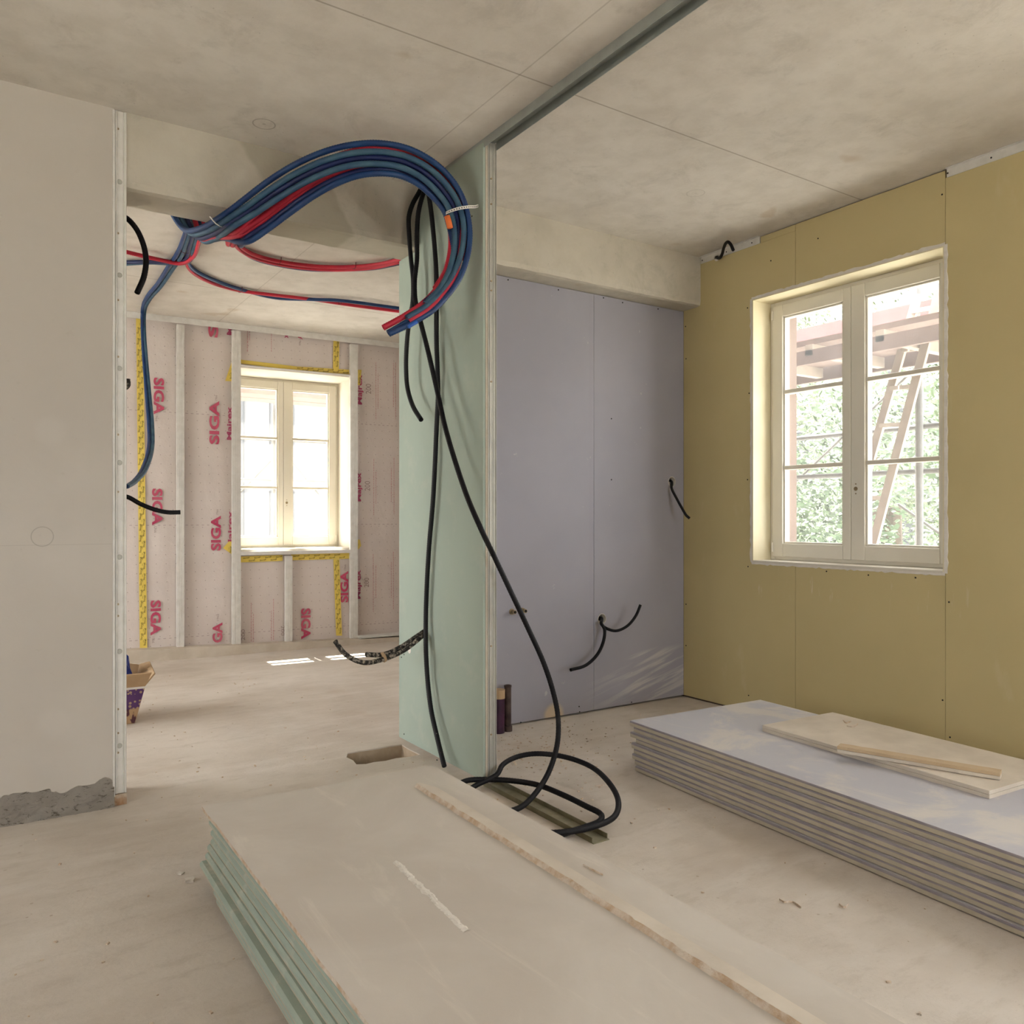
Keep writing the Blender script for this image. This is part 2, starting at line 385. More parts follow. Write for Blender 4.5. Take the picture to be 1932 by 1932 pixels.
M_extwall = simple('outer_render', (.14, .095, .07), None, .8, .9, .1)
M_leaf = simple('pale_leaf', (.055, .085, .032), (.03, .055, .018), 1.5, .6, 0)
M_leaf2 = simple('fresh_leaf', (.085, .11, .045), (.05, .075, .025), 1.5, .6, 0)
M_bark = simple('bark', (.08, .06, .04), None, 8, .95, .5)
M_plank = simple('weathered_scaffold_plank', (.17, .12, .10), (.13, .09, .075), 5, .9, .3)
M_plankred = simple('reddish_toe_board', (.20, .105, .10), (.17, .09, .085), 5, .9, .2)
M_pole = simple('scaffold_tube_steel', (.11, .11, .105), (.14, .14, .13), 20, .8, .1)
M_ladder = simple('pale_ladder_wood', (.30, .25, .20), (.25, .205, .165), 9, .8, .1)
M_ground = simple('pale_yard', (.58, .56, .53), (.52, .50, .46), .4, .95, .1)
def glass():
    m = bpy.data.materials.new('window_glass'); m.use_nodes = True; t = m.node_tree; t.nodes.clear()
    o = t.nodes.new('ShaderNodeOutputMaterial'); tr = t.nodes.new('ShaderNodeBsdfTransparent'); g = t.nodes.new('ShaderNodeBsdfGlossy'); d = t.nodes.new('ShaderNodeBsdfTranslucent')
    g.inputs['Roughness'].default_value = .02; tr.inputs[0].default_value = (.97, .98, .97, 1); d.inputs[0].default_value = (.8, .8, .78, 1)
    mx = t.nodes.new('ShaderNodeMixShader'); mx.inputs[0].default_value = .04; mx2 = t.nodes.new('ShaderNodeMixShader')
    nz = t.nodes.new('ShaderNodeTexNoise'); nz.inputs['Scale'].default_value = 2.5; rp = t.nodes.new('ShaderNodeMapRange')
    rp.inputs[3].default_value = .02; rp.inputs[4].default_value = .04; t.links.new(nz.outputs[0], rp.inputs[0]); t.links.new(rp.outputs[0], mx2.inputs[0])  # translucent share paints a pale haze over the view outside
    t.links.new(tr.outputs[0], mx.inputs[1]); t.links.new(g.outputs[0], mx.inputs[2]); t.links.new(mx.outputs[0], mx2.inputs[1]); t.links.new(d.outputs[0], mx2.inputs[2]); t.links.new(mx2.outputs[0], o.inputs[0])
    return m
M_glass = glass()

def structure(o, label, cat): return tag(o, label, cat, kind='structure')

# ------------------------------------------------------------------ room shell
XL, XW, YN, YL = -3.0, 4.094, -2.6, 4.019
XO = 4.54
# floor with the jagged pit beside the partition
pit = [(1.624, 4.035), (1.70, 4.04), (1.78, 4.03), (1.86, 4.035), (1.935, 4.025), (1.93, 3.93), (1.935, 3.80), (1.87, 3.795), (1.80, 3.812), (1.735, 3.80), (1.68, 3.815), (1.63, 3.806), (1.588, 3.828), (1.60, 3.90), (1.592, 3.97)]
fl = plate([(XL-.3, YN-.3), (XO, YN-.3), (XO, 8.2), (XL-.3, 8.2)], [pit], lambda u, v, w: (u, v, -w), .25)
floor = fl.build('floor', M_floor); structure(floor, 'dusty pale concrete floor with crumbs and footprints', 'floor')
M_pit = simple('broken_screed', (.42, .33, .235), (.34, .26, .18), 14, .95, .8, bscale=30, dist=.01)
mb = MB(); nP = len(pit); vs = [(x, y_, -.006) for x, y_ in pit] + [(x+(1.76-x)*.08, y_+(3.92-y_)*.12, -.17) for x, y_ in pit]
mb.add(vs, [(i, (i+1) % nP, nP+(i+1) % nP, nP+i) for i in range(nP)] + [tuple(range(nP, 2*nP))]); mb.build('pit_lining', M_pit, floor)
ceil = MB().box(XL-.3, XO, YN-.3, 8.22, CEIL, CEIL+.25).build('ceiling', M_ceil); structure(ceil, 'bare concrete ceiling with formwork seams', 'ceiling')

# concrete beam with ragged arrises
b = MB(); nx = 90; x0, x1 = .531, 4.10; prof = []
for i in range(nx+1):
    x = x0 + (x1-x0)*i/nx; r1 = .006*noise.noise((x*9, 1, 0)) + .003*noise.noise((x*40, 2, 0)); r2 = .005*noise.noise((x*8, 5, 0))
    prof.append([(x, 3.86, CEIL), (x, 3.86, 2.72+r1*.3), (x, 3.865+abs(r1), 2.688+.006+r1), (x, 3.89, 2.688), (x, 4.08, 2.688+r2*.3), (x, 4.108, 2.694+r2), (x, 4.11, CEIL)])
vs = [p for q in prof for p in q]; k = 7
fs = [(i*k+j, i*k+j+1, (i+1)*k+j+1, (i+1)*k+j) for i in range(nx) for j in range(k-1)] + [tuple(range(k)), tuple(range(nx*k, nx*k+k))]
b.add(vs, fs); beam = b.build('beam', M_beam); structure(beam, 'long concrete downstand beam crossing under the ceiling', 'beam')

# left plastered wall, crumbling mortar at the foot, bead on the corner
wl = MB(); wl.box(XL, .485, 3.855, 4.105, 0, CEIL); wall_left = wl.build('wall_left', M_plaster)
structure(wall_left, 'grey plastered wall stub at the left with a crumbling foot', 'wall')
mo = MB(); nx, nz = 200, 26; vs = []
for j in range(nz+1):
    for i in range(nx+1):
        x = -1.2 + (.484+1.2)*i/nx; top = .125 + .045*noise.noise((x*5, 3, 0)) + .02*noise.noise((x*19, 7, 0)); z = top*j/nz
        e = min(1, (nz-j)/14) * (.35 + .65*min(1, i/8)); d = .009*e*(1 + noise.noise((x*22, z*30, 0))*.9 + .6*noise.noise((x*55, z*60, 4))) + .012*max(0, 1-z/.03)
        vs.append((x, 3.856-max(0, d), z))
mo.add(vs, [(j*(nx+1)+i, j*(nx+1)+i+1, (j+1)*(nx+1)+i+1, (j+1)*(nx+1)+i) for j in range(nz) for i in range(nx)])
mo.build('mortar_edge', M_mortar, wall_left)
MB().box(.478, .488, 3.851, 3.857, .04, CEIL-.005).build('corner_bead', M_zincwht, wall_left, bevel=.002)
# core of the wall end: brick stub
st = MB(); vs = []
st.box(.488, .529, 3.885, 4.10, 0, CEIL); st.box(.485, .534, 3.852, 3.89, 0, .047)
st.build('brick_core', M_brick, wall_left)

# lavender wall (board with two round outlets)
def circ(c, r, n=20): return [(c[0]+r*math.cos(2*math.pi*i/n), c[1]+r*math.sin(2*math.pi*i/n)) for i in range(n)]
h1 = onY(1135, 1168, YL); h2 = onY(1267, 909, YL)
bk = MB(); bk.box(2.14, XO, YL+.05, YL+.22, 0, CEIL); wall_back = bk.build('wall_back', M_wallgen)
structure(wall_back, 'lavender plasterboard wall below the concrete beam', 'wall')
for a, c in ((2.035, 3.2885), (3.2905, 4.0935)):
    hs = [circ((h.x, h.z), .034) for h in (h1, h2) if a < h.x < c]
    pb = plate([(a, .012), (c, .012), (c, 2.684), (a, 2.684)], hs, lambda u, v, w: (u, YL+w, v), .0125); pb.build('plasterboard', M_lav, wall_back)
for h in (h1, h2):
    r = MB(); vs = []; n = 24
    for rr, y in ((.036, -.0015), (.033, -.004), (.031, 0), (.030, .03)):
        vs += [(h.x+rr*math.cos(2*math.pi*i/n), YL+y, h.z+rr*math.sin(2*math.pi*i/n)) for i in range(n)]
    r.add(vs, [(q*n+i, q*n+(i+1) % n, (q+1)*n+(i+1) % n, (q+1)*n+i) for q in range(3) for i in range(n)] )
    r.build('outlet_rim', M_whitepl, wall_back)
def screw(parent, p, ax, r=.0045, m=None, name='screw_head'):
    m = m or M_dark; s = MB(); s.cyl(Vector(p), ax, r, .0025, 8); return s.build(name, m, parent)
for px, py in ((958, 528), (1053, 547), (1138, 562), (1174, 571), (1241, 583), (982, 1363), (1093, 1343), (1191, 1325), (1153, 790), (1153, 905), (1092, 1333)):
    p = onY(px, py, YL); screw(wall_back, (p.x, YL-.002, p.z), (0, 1, 0))

# right outer wall with window openings
WZ0, WZ1 = .964, 2.638
wins = [(2.194, 3.424), (-1.35, .68)]
ow = MB(); ys = [YN-.3, -1.35, .68, 2.194, 3.424, 5.0, 6.4, 9.0]
for a, c in zip(ys, ys[1:]):
    if (a, c) in wins or (a, c) == (5.0, 6.4):
        ow.box(XW+.0125, XO, a, c, 0, WZ0); ow.box(XW+.0125, XO, a, c, WZ1, CEIL)
    else: ow.box(XW+.0125, XO, a, c, 0, CEIL)
wall_right = ow.build('wall_right', M_extwall); structure(wall_right, 'yellow gypsum board wall around the right window', 'wall')
g = .0012
def ybox(a, c, z0, z1): return MB().box(XW, XW+.0125, a, c, z0, z1)
y = ybox(3.0955+g, 4.0175, .012, WZ0); y.box(XW, XW+.0125, 3.424, 4.0175, WZ0, WZ1); y.box(XW, XW+.0125, 3.0955+g, 4.0175, WZ1, 2.975); y.build('gypsum_board', M_yellow, wall_right)
y = ybox(2.194+g, 3.0955-g, .012, WZ0); y.box(XW, XW+.0125, 2.194+g, 3.0955-g, WZ1, CEIL-.006); y.build('gypsum_board', M_yellow, wall_right)
y = ybox(.68, 2.194-g, .012, 2.975); y.build('gypsum_board', M_yellow, wall_right)
y = ybox(YN, -1.35, .012, 2.975); y.box(XW, XW+.0125, -1.35, .68, .012, WZ0); y.box(XW, XW+.0125, -1.35, .68, WZ1, 2.975); y.build('gypsum_board', M_yellow, wall_right)
# right-wall upper bit of the third board beside the corner that reaches the ceiling
y = ybox(3.0955+g, 3.355, 2.976, CEIL-.006); y.build('gypsum_board', M_yellow, wall_right)
for px, py in ((1437, 441), (1483, 424), (1530, 407), (1655, 361), (1731, 334), (1777, 367), (1293, 616), (1294, 677), (1294, 1140), (1294, 1218), (1413, 742), (1411, 1069), (1412, 1312), (1454, 492), (1543, 450),
               (1559, 1078), (1638, 1085), (1727, 1090), (1790, 1136), (1792, 1391), (1778, 1321), (1410, 581), (1410, 905)):
    p = onX(px, py, XW); screw(wall_right, (XW-.0015, p.y, p.z), (1, 0, 0))

# far wall: masonry, wrinkled membrane, window opening
fw = empty('wall_far', (FA.x, FA.y, 0), FROT)
fw['kind'] = 'structure'; structure(fw, 'far wall wrapped in pinkish printed vapour membrane', 'wall')
FS0, FS1, FZ0, FZ1, FDP = .925, 2.045, .935, 2.645, .46
m = MB()
m.box(-4.2, FS0, .012, .75, 0, CEIL); m.box(FS1, 3.6, .012, .75, 0, CEIL); m.box(FS0, FS1, .012, .75, 0, FZ0); m.box(FS0, FS1, .012, .75, FZ1, CEIL)
m.build('masonry', M_wallgen, fw)
def grid_mem(s0, s1, z0, z1):
    mm = MB(); a = max(2, int((s1-s0)/.025)); c = max(2, int((z1-z0)/.025)); vs = []
    for j in range(c+1):
        for i in range(a+1):
            s_ = s0+(s1-s0)*i/a; z_ = z0+(z1-z0)*j/c
            w = .010*noise.noise((s_*3+z_*1.2, z_*1.1, 3)) + .005*noise.noise((s_*9-z_*5, z_*4, 8))
            vs.append((s_, .002 + .7*min(0, w)*min(1, 1) - .001, z_))
    mm.add(vs, [(j*(a+1)+i, j*(a+1)+i+1, (j+1)*(a+1)+i+1, (j+1)*(a+1)+i) for j in range(c) for i in range(a)])
    return mm
gm = grid_mem(-1.6, FS0, 0, CEIL)
for q in ((FS1, 3.5, 0, CEIL), (FS0, FS1, 0, FZ0), (FS0, FS1, FZ1, CEIL)):
    h = grid_mem(*q); gm.add(h.v, h.f)
mem = gm.build('membrane', M_membrane, fw, smooth=True)

# other enclosing walls, out of view, with window openings added to brighten the rooms
def wall_open(along, c0, c1, a0, a1, ops, name, lab):
    o = MB(); cur = a0
    def bx_(p, q, z0, z1):
        if along == 'y': o.box(c0, c1, p, q, z0, z1)
        else: o.box(p, q, c0, c1, z0, z1)
    for p, q, z0, z1 in ops:
        bx_(cur, p, 0, CEIL); bx_(p, q, 0, z0); bx_(p, q, z1, CEIL); cur = q
    bx_(cur, a1, 0, CEIL); structure(o.build(name, M_wallgen), lab, 'wall')
OPL = [(.8, 2.4, .8, 2.6), (4.5, 7.1, .2, 2.85)]
OPN = [(1.4, 3.2, .6, 2.7)]
wall_open('y', XL-.3, XL, YN-.3, 9.0, OPL, 'wall_outer_left', 'pale masonry wall far left out of view')
wall_open('x', YN-.3, YN, XL, XO, OPN, 'wall_near', 'pale masonry wall behind the camera')
# left wall continuation behind the plaster is the same slab

# curb along the far wall
cb = MB(); n = 40; vs = []
for i in range(n+1):
    s_ = -1.6 + 4.6*i/n; zt = .116 - .0285*s_ + .004*noise.noise((s_*6, 0, 0)); d0 = -.10 - .008*noise.noise((s_*5, 2, 0))
    vs += [(s_, d0, 0), (s_, d0+.004, zt-.004), (s_, -.045, zt), (s_, 0, zt)]
cb.add(vs, [(i*4+j, i*4+j+1, (i+1)*4+j+1, (i+1)*4+j) for i in range(n) for j in range(3)])
cbo = cb.build('trim_1', M_timber, loc=(FA.x, FA.y, 0), rot=FROT); structure(cbo, 'low dusty curb along the foot of the far wall', 'curb')

# ------------------------------------------------------------------ windows
def make_window(name, loc, rot, w, z0, z1, dp, thick, lining, label, edge=None):
    root = empty(name, loc, rot); structure(root, label, 'window')
    h = z1-z0; t = .012
    L = MB(); L.box(0, t, -.002, dp+.02, z0, z1); L.box(w-t, w, -.002, dp+.02, z0, z1); L.box(t, w-t, -.002, dp+.02, z1-t, z1)
    L.build('reveal_lining', lining, root)
    sl = MB(); sl.box(t, w-t, -.004, dp+.02, z0, z0+.014); sl.build('sill', M_pale, root, bevel=.003)
    # white filler around the opening
    pe = MB(); e = .016
    def rough_strip(a, c):
        n = 60; vs = []
        for i in range(n+1):
            p = Vector(a).lerp(Vector(c), i/n); q = (Vector(c)-Vector(a)).normalized(); nn = Vector((q.z, 0, -q.x))
            k = e*(.7 + .5*noise.noise((i*.9, a[0]*3, a[2])))
            vs += [p - nn*.006 + Vector((0, -.0035, 0)), p + nn*k + Vector((0, -.0025, 0)), p + nn*k*1.1 + Vector((0, .001, 0))]
        pe.add(vs, [(i*3+j, i*3+j+1, (i+1)*3+j+1, (i+1)*3+j) for i in range(n) for j in range(2)])
    rough_strip((0, 0, z0), (0, 0, z1)) if False else None
    for a, c in (((0, 0, z1), (0, 0, z0)), ((w, 0, z0), (w, 0, z1)), ((w, 0, z1), (0, 0, z1)), ((0, 0, z0), (w, 0, z0))):
        rough_strip(a, c)
    pe.build('filler_edge', M_whitepl, root)
    a, c, b0, b1 = t, w-t, z0+.014, z1-t; fr = .035
    F = MB(); d0, d1 = dp, dp+.07
    F.box(a, a+fr, d0, d1, b0, b1); F.box(c-fr, c, d0, d1, b0, b1); F.box(a+fr, c-fr, d0, d1, b1-fr, b1); F.box(a+fr, c-fr, d0, d1, b0, b0+fr)
    frame = F.build('frame', M_cream, root, bevel=.004)
    mid = (a+c)/2; gap = .002; sd0, sd1 = dp-.012, dp+.05
    for k, (sa, sc) in enumerate(((a+fr-.012, mid-.022), (mid-.020, c-fr+.012))):
        lw = .078 if k == 0 else .088; rw = .052 if k == 0 else .078
        zb, zt = b0+fr-.014, b1-fr+.012; bl = .085; tl = .078
        Sx = MB(); Sx.box(sa, sa+lw, sd0, sd1, zb, zt); Sx.box(sc-rw, sc, sd0, sd1, zb, zt); Sx.box(sa+lw, sc-rw, sd0, sd1, zb, zb+bl); Sx.box(sa+lw, sc-rw, sd0, sd1, zt-tl, zt)
        sash = Sx.build('sash', M_cream, root, bevel=.005)
        ga, gc, gz0, gz1 = sa+lw, sc-rw, zb+bl, zt-tl
        B = MB(); bw = .012
        for (q0, q1, r0, r1) in ((ga, ga+bw, gz0, gz1), (gc-bw, gc, gz0, gz1), (ga+bw, gc-bw, gz0, gz0+bw), (ga+bw, gc-bw, gz1-bw, gz1)):
            B.box(q0, q1, sd0+.012, sd1-.006, r0, r1)
        B.build('glazing_bead', M_cream, sash, bevel=.003)
        for f in (1/3, 2/3):
            z = gz0+(gz1-gz0)*f
            MB().box(ga+.002, gc-.002, sd0+.006, sd1-.002, z-.013, z+.013).build('muntin', M_cream, sash, bevel=.005)
        MB().box(ga+.003, gc-.003, dp+.018, dp+.022, gz0+.003, gz1-.003).build('glass', M_glass, sash)
        if k == 1:
            hz = z0+.27*h; hx = sa+.032
            H = MB(); H.cyl((hx, sd0-.003, hz), (0, 1, 0), .012, .005, 16); H.cyl((hx, sd0-.003, hz+.028), (0, 1, 0), .004, .004, 8); H.cyl((hx, sd0-.003, hz-.028), (0, 1, 0), .004, .004, 8)
            hh = H.build('handle_socket', M_brass, sash); hh['label'] = 'worn brass handle socket'
        for z in (zb+.06, zt-.06):
            H = MB(); H.cyl(((sa+.004) if k == 0 else (sc-.004), sd0-.006, z-.03), (0, 0, 1), .007, .06, 8); H.build('hinge', M_cream, sash)
    # outer reveal and outer sill
    O = MB(); O.box(-.02, w+.02, dp+.07, thick+.06, z0-.04, z0-.004); O.build('outer_sill', M_extwall, root)
    return root
W1 = make_window('window_1', (XW, 3.424, 0), -math.pi/2, 1.23, WZ0, WZ1, .166, .45, M_creamlin, 'cream two-leaf window in the yellow wall with scaffold outside')
make_window('window_3', (XW, .68, 0), -math.pi/2, 2.03, WZ0, WZ1, .166, .45, M_creamlin, 'cream window further along the yellow wall out of frame')
for i_, (p_, q_, z0_, z1_) in enumerate(OPL):
    make_window('window_%d' % (5+i_), (XL, p_, 0), math.pi/2, q_-p_, z0_, z1_, .166, .3, M_pale, 'window added for light in the outer left wall out of frame, %s' % ('facing the green partition', 'in the far room')[i_])  # unseen windows, added to brighten both rooms from the left
for i_, (p_, q_, z0_, z1_) in enumerate(OPN):
    make_window('window_%d' % (8+i_), (q_, YN, 0), math.pi, q_-p_, z0_, z1_, .166, .3, M_pale, 'wide window added for light behind the camera out of frame')  # unseen window, added as fill light for the main room
make_window('window_4', (XW, 6.4, 0), -math.pi/2, 1.4, WZ0, WZ1, .166, .45, M_pale, 'cream window added for light in the side wall of the far room out of frame')  # unseen window, added to brighten the far room
W2 = make_window('window_2', (FA.x+FD.x*FS0, FA.y+FD.y*FS0, 0), FROT, FS1-FS0, FZ0, FZ1, FDP, .75, M_pale, 'bright cream window in the far membrane wall')

# ------------------------------------------------------------------ partition
part = empty('partition', (1.98, 3.65, 0)); part['kind'] = 'thing'; PO = (1.98, 3.65, 0)
tag(part, 'pale green plasterboard partition with bare metal edge, standing between the two openings', 'partition')
pl = plate([(3.205, .02), (4.106, .02), (4.106, 2.684), (3.862, 2.684), (3.862, 3.0), (3.205, 3.0)], [], lambda u, v, w: (1.958+w, u, v), .0125)
pl.build('plasterboard', M_green, part, origin=PO)
MB().box(1.971, 1.983, 3.203, 3.855, .02, 2.996).build('backing_board', M_core, part, origin=PO)
def cstud(x0, x1, y0, dy, z0, z1, lip=.008, t=.0025):
    c = MB(); c.box(x0, x1, y0, y0+dy*t, z0, z1) if dy > 0 else c.box(x0, x1, y0-t, y0, z0, z1)
    return c
sd = MB()
sd.box(1.984, 1.987, 3.202, 3.25, .005, 3.01); sd.box(2.028, 2.031, 3.202, 3.25, .005, 3.01); sd.box(1.987, 2.028, 3.206, 3.209, .005, 3.01)
for xx in (1.9965, 2.0165): sd.box(xx-.003, xx+.003, 3.2035, 3.207, .005, 3.01)
sd.build('metal_stud', M_zinc, part, origin=PO)
rs = MB(); rs.box(1.984, 2.031, 3.80, 3.803, .005, 2.68); rs.box(1.984, 1.987, 3.803, 3.85, .005, 2.68); rs.build('metal_stud', M_zinc, part, origin=PO)
for py in (337, 385, 530, 548, 720, 1048, 1219, 1386):
    p = onY(925.5, py, 3.203); s = MB(); s.cyl((p.x+.002, 3.2, p.z), (0, 1, 0), .0042, .005, 10); s.build('screw_head', M_brass, part, origin=PO)
for px, py in ((890, 408), (762, 1235), (757, 1240), (762, 1385), (824, 1434)):
    p = onX(px, py, 1.958); s = MB(); s.cyl((1.9565, p.y, p.z), (1, 0, 0), .004, .003, 8); s.build('screw_head', M_dark, part, origin=PO)
p = onX(772, 1227, 1.958); s = MB(); s.cyl((1.957, p.y, p.z), (1, 0, 0), .018, .002, 9); s.build('filler_patch', M_whitepl, part, origin=PO)

# ceiling track running from the partition toward the camera, floor channel in line with it
tr = MB(); tr.box(1.962, 2.031, YN+.05, 3.86, CEIL-.003, CEIL); tr.box(1.962, 1.9645, YN+.05, 3.86, CEIL-.042, CEIL-.003); tr.box(2.0285, 2.031, YN+.05, 3.2, CEIL-.042, CEIL-.003)
tag(tr.build('ceiling_track', M_zincdark, origin=(2, 1, CEIL)), 'long grey steel channel fixed to the ceiling above the green partition', 'metal track')
ft = MB(); ft.box(1.955, 2.033, 2.39, 3.198, 0, .004); ft.box(1.955, 1.958, 2.40, 3.198, .004, .022); ft.box(2.03, 2.033, 2.40, 3.198, .004, .022)
tag(ft.build('floor_channel', M_ftrack, origin=(2, 2.8, 0)), 'dirty steel floor channel under the coiled black conduit', 'metal track')

# metal stud on the end of the left wall
ls = empty('metal_stud', (.51, 3.86, .05)); LO = (.51, 3.86, .05)
tag(ls, 'tall galvanised stud with round dimples closing the end of the plastered wall', 'metal stud')
pr = [(.489, 3.856), (.494, 3.853), (.499, 3.859), (.519, 3.859), (.521, 3.855), (.524, 3.858), (.527, 3.855), (.531, 3.853), (.533, 3.856), (.533, 3.90), (.531, 3.90), (.531, 3.862), (.489, 3.862)]
q = MB(); q.prism(pr, .05, CEIL-.004); q.build('profile', M_zincwht, ls, origin=LO)
for py in (343, 519, 695, 873, 1051, 1229, 1407):
    p = onY(225, py, 3.859); s = MB(); s.cyl((p.x, 3.8595, p.z), (0, -1, 0), .0115, .0025, 18, r2=.009); s.build('dimple', M_zinc, ls, origin=LO, smooth=False)
for py in (243, 440, 566, 673, 820, 928, 1140, 1162, 1338, 1383, 1420):
    p = onY(222, py, 3.859); s = MB(); s.cyl((p.x, 3.8595, p.z), (0, -1, 0), .005, .002, 10); s.build('screw_head', M_brass, ls, origin=LO)

# strips above the yellow boards
for (y0, y1, lab) in ((3.36, 3.855, 'short pale steel strip above the yellow board beside the concrete beam'), (YN+.1, 2.185, 'pale steel strip above the yellow board to the right of the window')):
    st = MB(); st.box(XW-.004, XW+.004, y0, y1, 2.974, CEIL-.003); st.box(XW-.02, XW+.004, y0, y1, CEIL-.004, CEIL-.001)
    so = st.build('ceiling_strip', M_zincwht, origin=(XW, (y0+y1)/2, 2.99)); tag(so, lab, 'metal strip', 'steel strips along the top of the yellow wall')
    yy = y0+.06
    while yy < min(y1, 2.2 if y0 < 3 else y1):
        if yy > 1.4:
            s = MB(); s.cyl((XW-.0055, yy, 2.994), (1, 0, 0), .0045, .003, 8); s.build('screw_head', M_dark, so, origin=(XW, (y0+y1)/2, 2.99))
        yy += .21

# ------------------------------------------------------------------ far wall studs, tracks, tapes, print
def fpost(s0, s1, z0, z1, lab, d0=-.05, ang=0, side='l'):
    r = MB(); t = .003
    r.box(s0, s1, d0, d0+t, z0, z1)
    r.box(s0, s0+t, d0+t, -.012, z0, z1); r.box(s1-t, s1, d0+t, -.012, z0, z1)
    for f in (.3, .55, .75): c = s0+(s1-s0)*f; r.box(c-.002, c+.002, d0-.0022, d0, z0, z1)
    so = r.build('metal_stud', M_zincwht, loc=(FA.x, FA.y, 0), rot=FROT)
    if ang: so.rotation_euler.y = ang
    tag(so, lab, 'metal stud', 'pale steel studs against the membrane wall')
fpost(.40, .462, .10, 2.955, 'pale steel stud left of the far window, nearest the yellow vertical tape')
fpost(.872, .948, .09, 2.955, 'full-height pale steel stud along the left side of the far window')
fpost(1.355, 1.42, .075, .885, 'short pale steel stud under the middle of the far window')
fpost(1.99, 2.066, .06, 2.955, 'full-height pale steel stud along the right side of the far window')
tk = MB(); tk.box(-1.5, 3.3, -.055, -.003, CEIL-.004, CEIL-.001); tk.box(-1.5, 3.3, -.055, -.052, CEIL-.055, CEIL-.004)
tag(tk.build('ceiling_channel', M_zincwht, loc=(FA.x, FA.y, 0), rot=FROT), 'pale steel channel under the ceiling along the membrane wall', 'metal track')
tk = MB(); tk.box(.948, 1.99, -.052, -.004, .900, .903); tk.box(.948, 1.99, -.052, -.049, .903, .932)
tag(tk.build('window_channel', M_zincwht, loc=(FA.x, FA.y, 0), rot=FROT), 'pale steel channel below the sill of the far window', 'metal track')
tk = MB(); tk.box(.948, 1.99, -.052, -.049, 2.636, 2.648); tk.box(.948, 1.99, -.052, -.004, 2.648, 2.650)
tag(tk.build('window_channel', M_zincwht, loc=(FA.x, FA.y, 0), rot=FROT), 'pale steel channel above the head of the far window', 'metal track')
tk = MB(); tk.box(2.066, 3.3, -.055, -.052, .062, .085); tk.box(2.066, 3.3, -.1, -.01, .058, .062)
tag(tk.build('floor_channel', M_zincwht, loc=(FA.x, FA.y, 0), rot=FROT), 'pale steel channel at the foot of the membrane wall right of the window', 'metal track')

def text_mesh(txt, bold=0, spacing=1.0):
    c = bpy.data.curves.new('t', 'FONT'); c.body = txt; c.size = 1; c.offset = bold; c.resolution_u = 3; c.space_character = spacing
    ob = bpy.data.objects.new('t', c); COL.objects.link(ob); dg = bpy.context.evaluated_depsgraph_get(); dg.update()
    me = bpy.data.meshes.new_from_object(ob.evaluated_get(dg))
    vs = [v.co.copy() for v in me.vertices]; fs = [list(p.vertices) for p in me.polygons]
    bpy.data.objects.remove(ob); bpy.data.curves.remove(c); bpy.data.meshes.remove(me)
    xs = [v.x for v in vs]; ys = [v.y for v in vs]
    x0, x1, y0, y1 = min(xs), max(xs), min(ys), max(ys)
    return [((v.x-x0)/(x1-x0), (v.y-y0)/(y1-y0)) for v in vs], fs
TX = {}
def glyph(txt, bold=0, spacing=1.0):
    k = (txt, bold, spacing)
    if k not in TX: TX[k] = text_mesh(*k)
    return TX[k]
def print_px(mb, txt, xl, xr, yt, yb, up, bold=0, d=-.0105, spacing=1.0):
    a = onF(xl, yb); c = onF(xr, yt); s0, s1, z0, z1 = a[0], c[0], a[2], c[2]
    vs, fs = glyph(txt, bold, spacing)
    if up: P = [(s1-(s1-s0)*v, d, z0+(z1-z0)*u) for u, v in vs]
    else: P = [(s0+(s1-s0)*v, d, z1-(z1-z0)*u) for u, v in vs]
    mb.add(P, fs)
for (txt, xl, xr, yt, yb, up, mat_) in (
    ('SIGA', 289, 309, 714, 782, 0, M_inkred), ('SIGA', 286, 306, 922, 991, 0, M_inkred), ('SIGA', 283, 303, 1132, 1199, 0, M_inkred),
    ('SIGA', 394, 413, 757, 838, 1, M_inkred), ('SIGA', 397, 416, 973, 1039, 1, M_inkred), ('GA', 400, 419, 1174, 1213, 1, M_inkred), ('SI', 392, 411, 600, 636, 1, M_inkred),
    ('SIGA', 641, 656, 1077, 1137, 1, M_inkred), ('SIGA', 567, 585, 1147, 1206, 0, M_inkred),
    ('Majrex', 427, 439, 768, 830, 1, M_inkmaj), ('Majrex', 429, 440, 963, 1036, 1, M_inkmaj), ('M', 427, 438, 617, 632, 1, M_inkmaj),
    ('Majrex', 672, 685, 708, 763, 1, M_inkmaj), ('Majrex', 671, 683, 892, 946, 1, M_inkmaj), ('Majrex', 670, 682, 1075, 1130, 1, M_inkmaj), ('x', 536, 543, 632, 638, 0, M_inkmaj), ('A', 561, 570, 634, 640, 1, M_inkred)):
    t = MB(); print_px(t, txt, xl, xr, yt, yb, up, bold=.036 if mat_ is M_inkred else .028, spacing=1.0); t.build('printed_lettering', mat_, fw)
for (txt, xl, xr, yt, yb, up) in (('200', 689, 699, 725, 743, 1), ('200', 687, 697, 908, 926, 1), ('200', 686, 695, 1090, 1108, 1), ('200', 454, 461, 1187, 1208, 1), ('200', 529, 536, 1180, 1199, 0),
    ('1966', 292, 297, 783, 795, 0), ('1966', 290, 295, 993, 1005, 0), ('1966', 286, 291, 1201, 1213, 0), ('1966', 405, 409, 758-12, 756, 1), ('1966', 407, 411, 961, 971, 1), ('1966', 408, 412, 1158, 1171, 1), ('1966', 648, 652, 1065, 1076, 1), ('1966', 563, 567, 641, 652, 0)):
    t = MB(); print_px(t, txt, xl, xr, yt, yb, up); t.build('printed_lettering', M_inkgrey, fw)
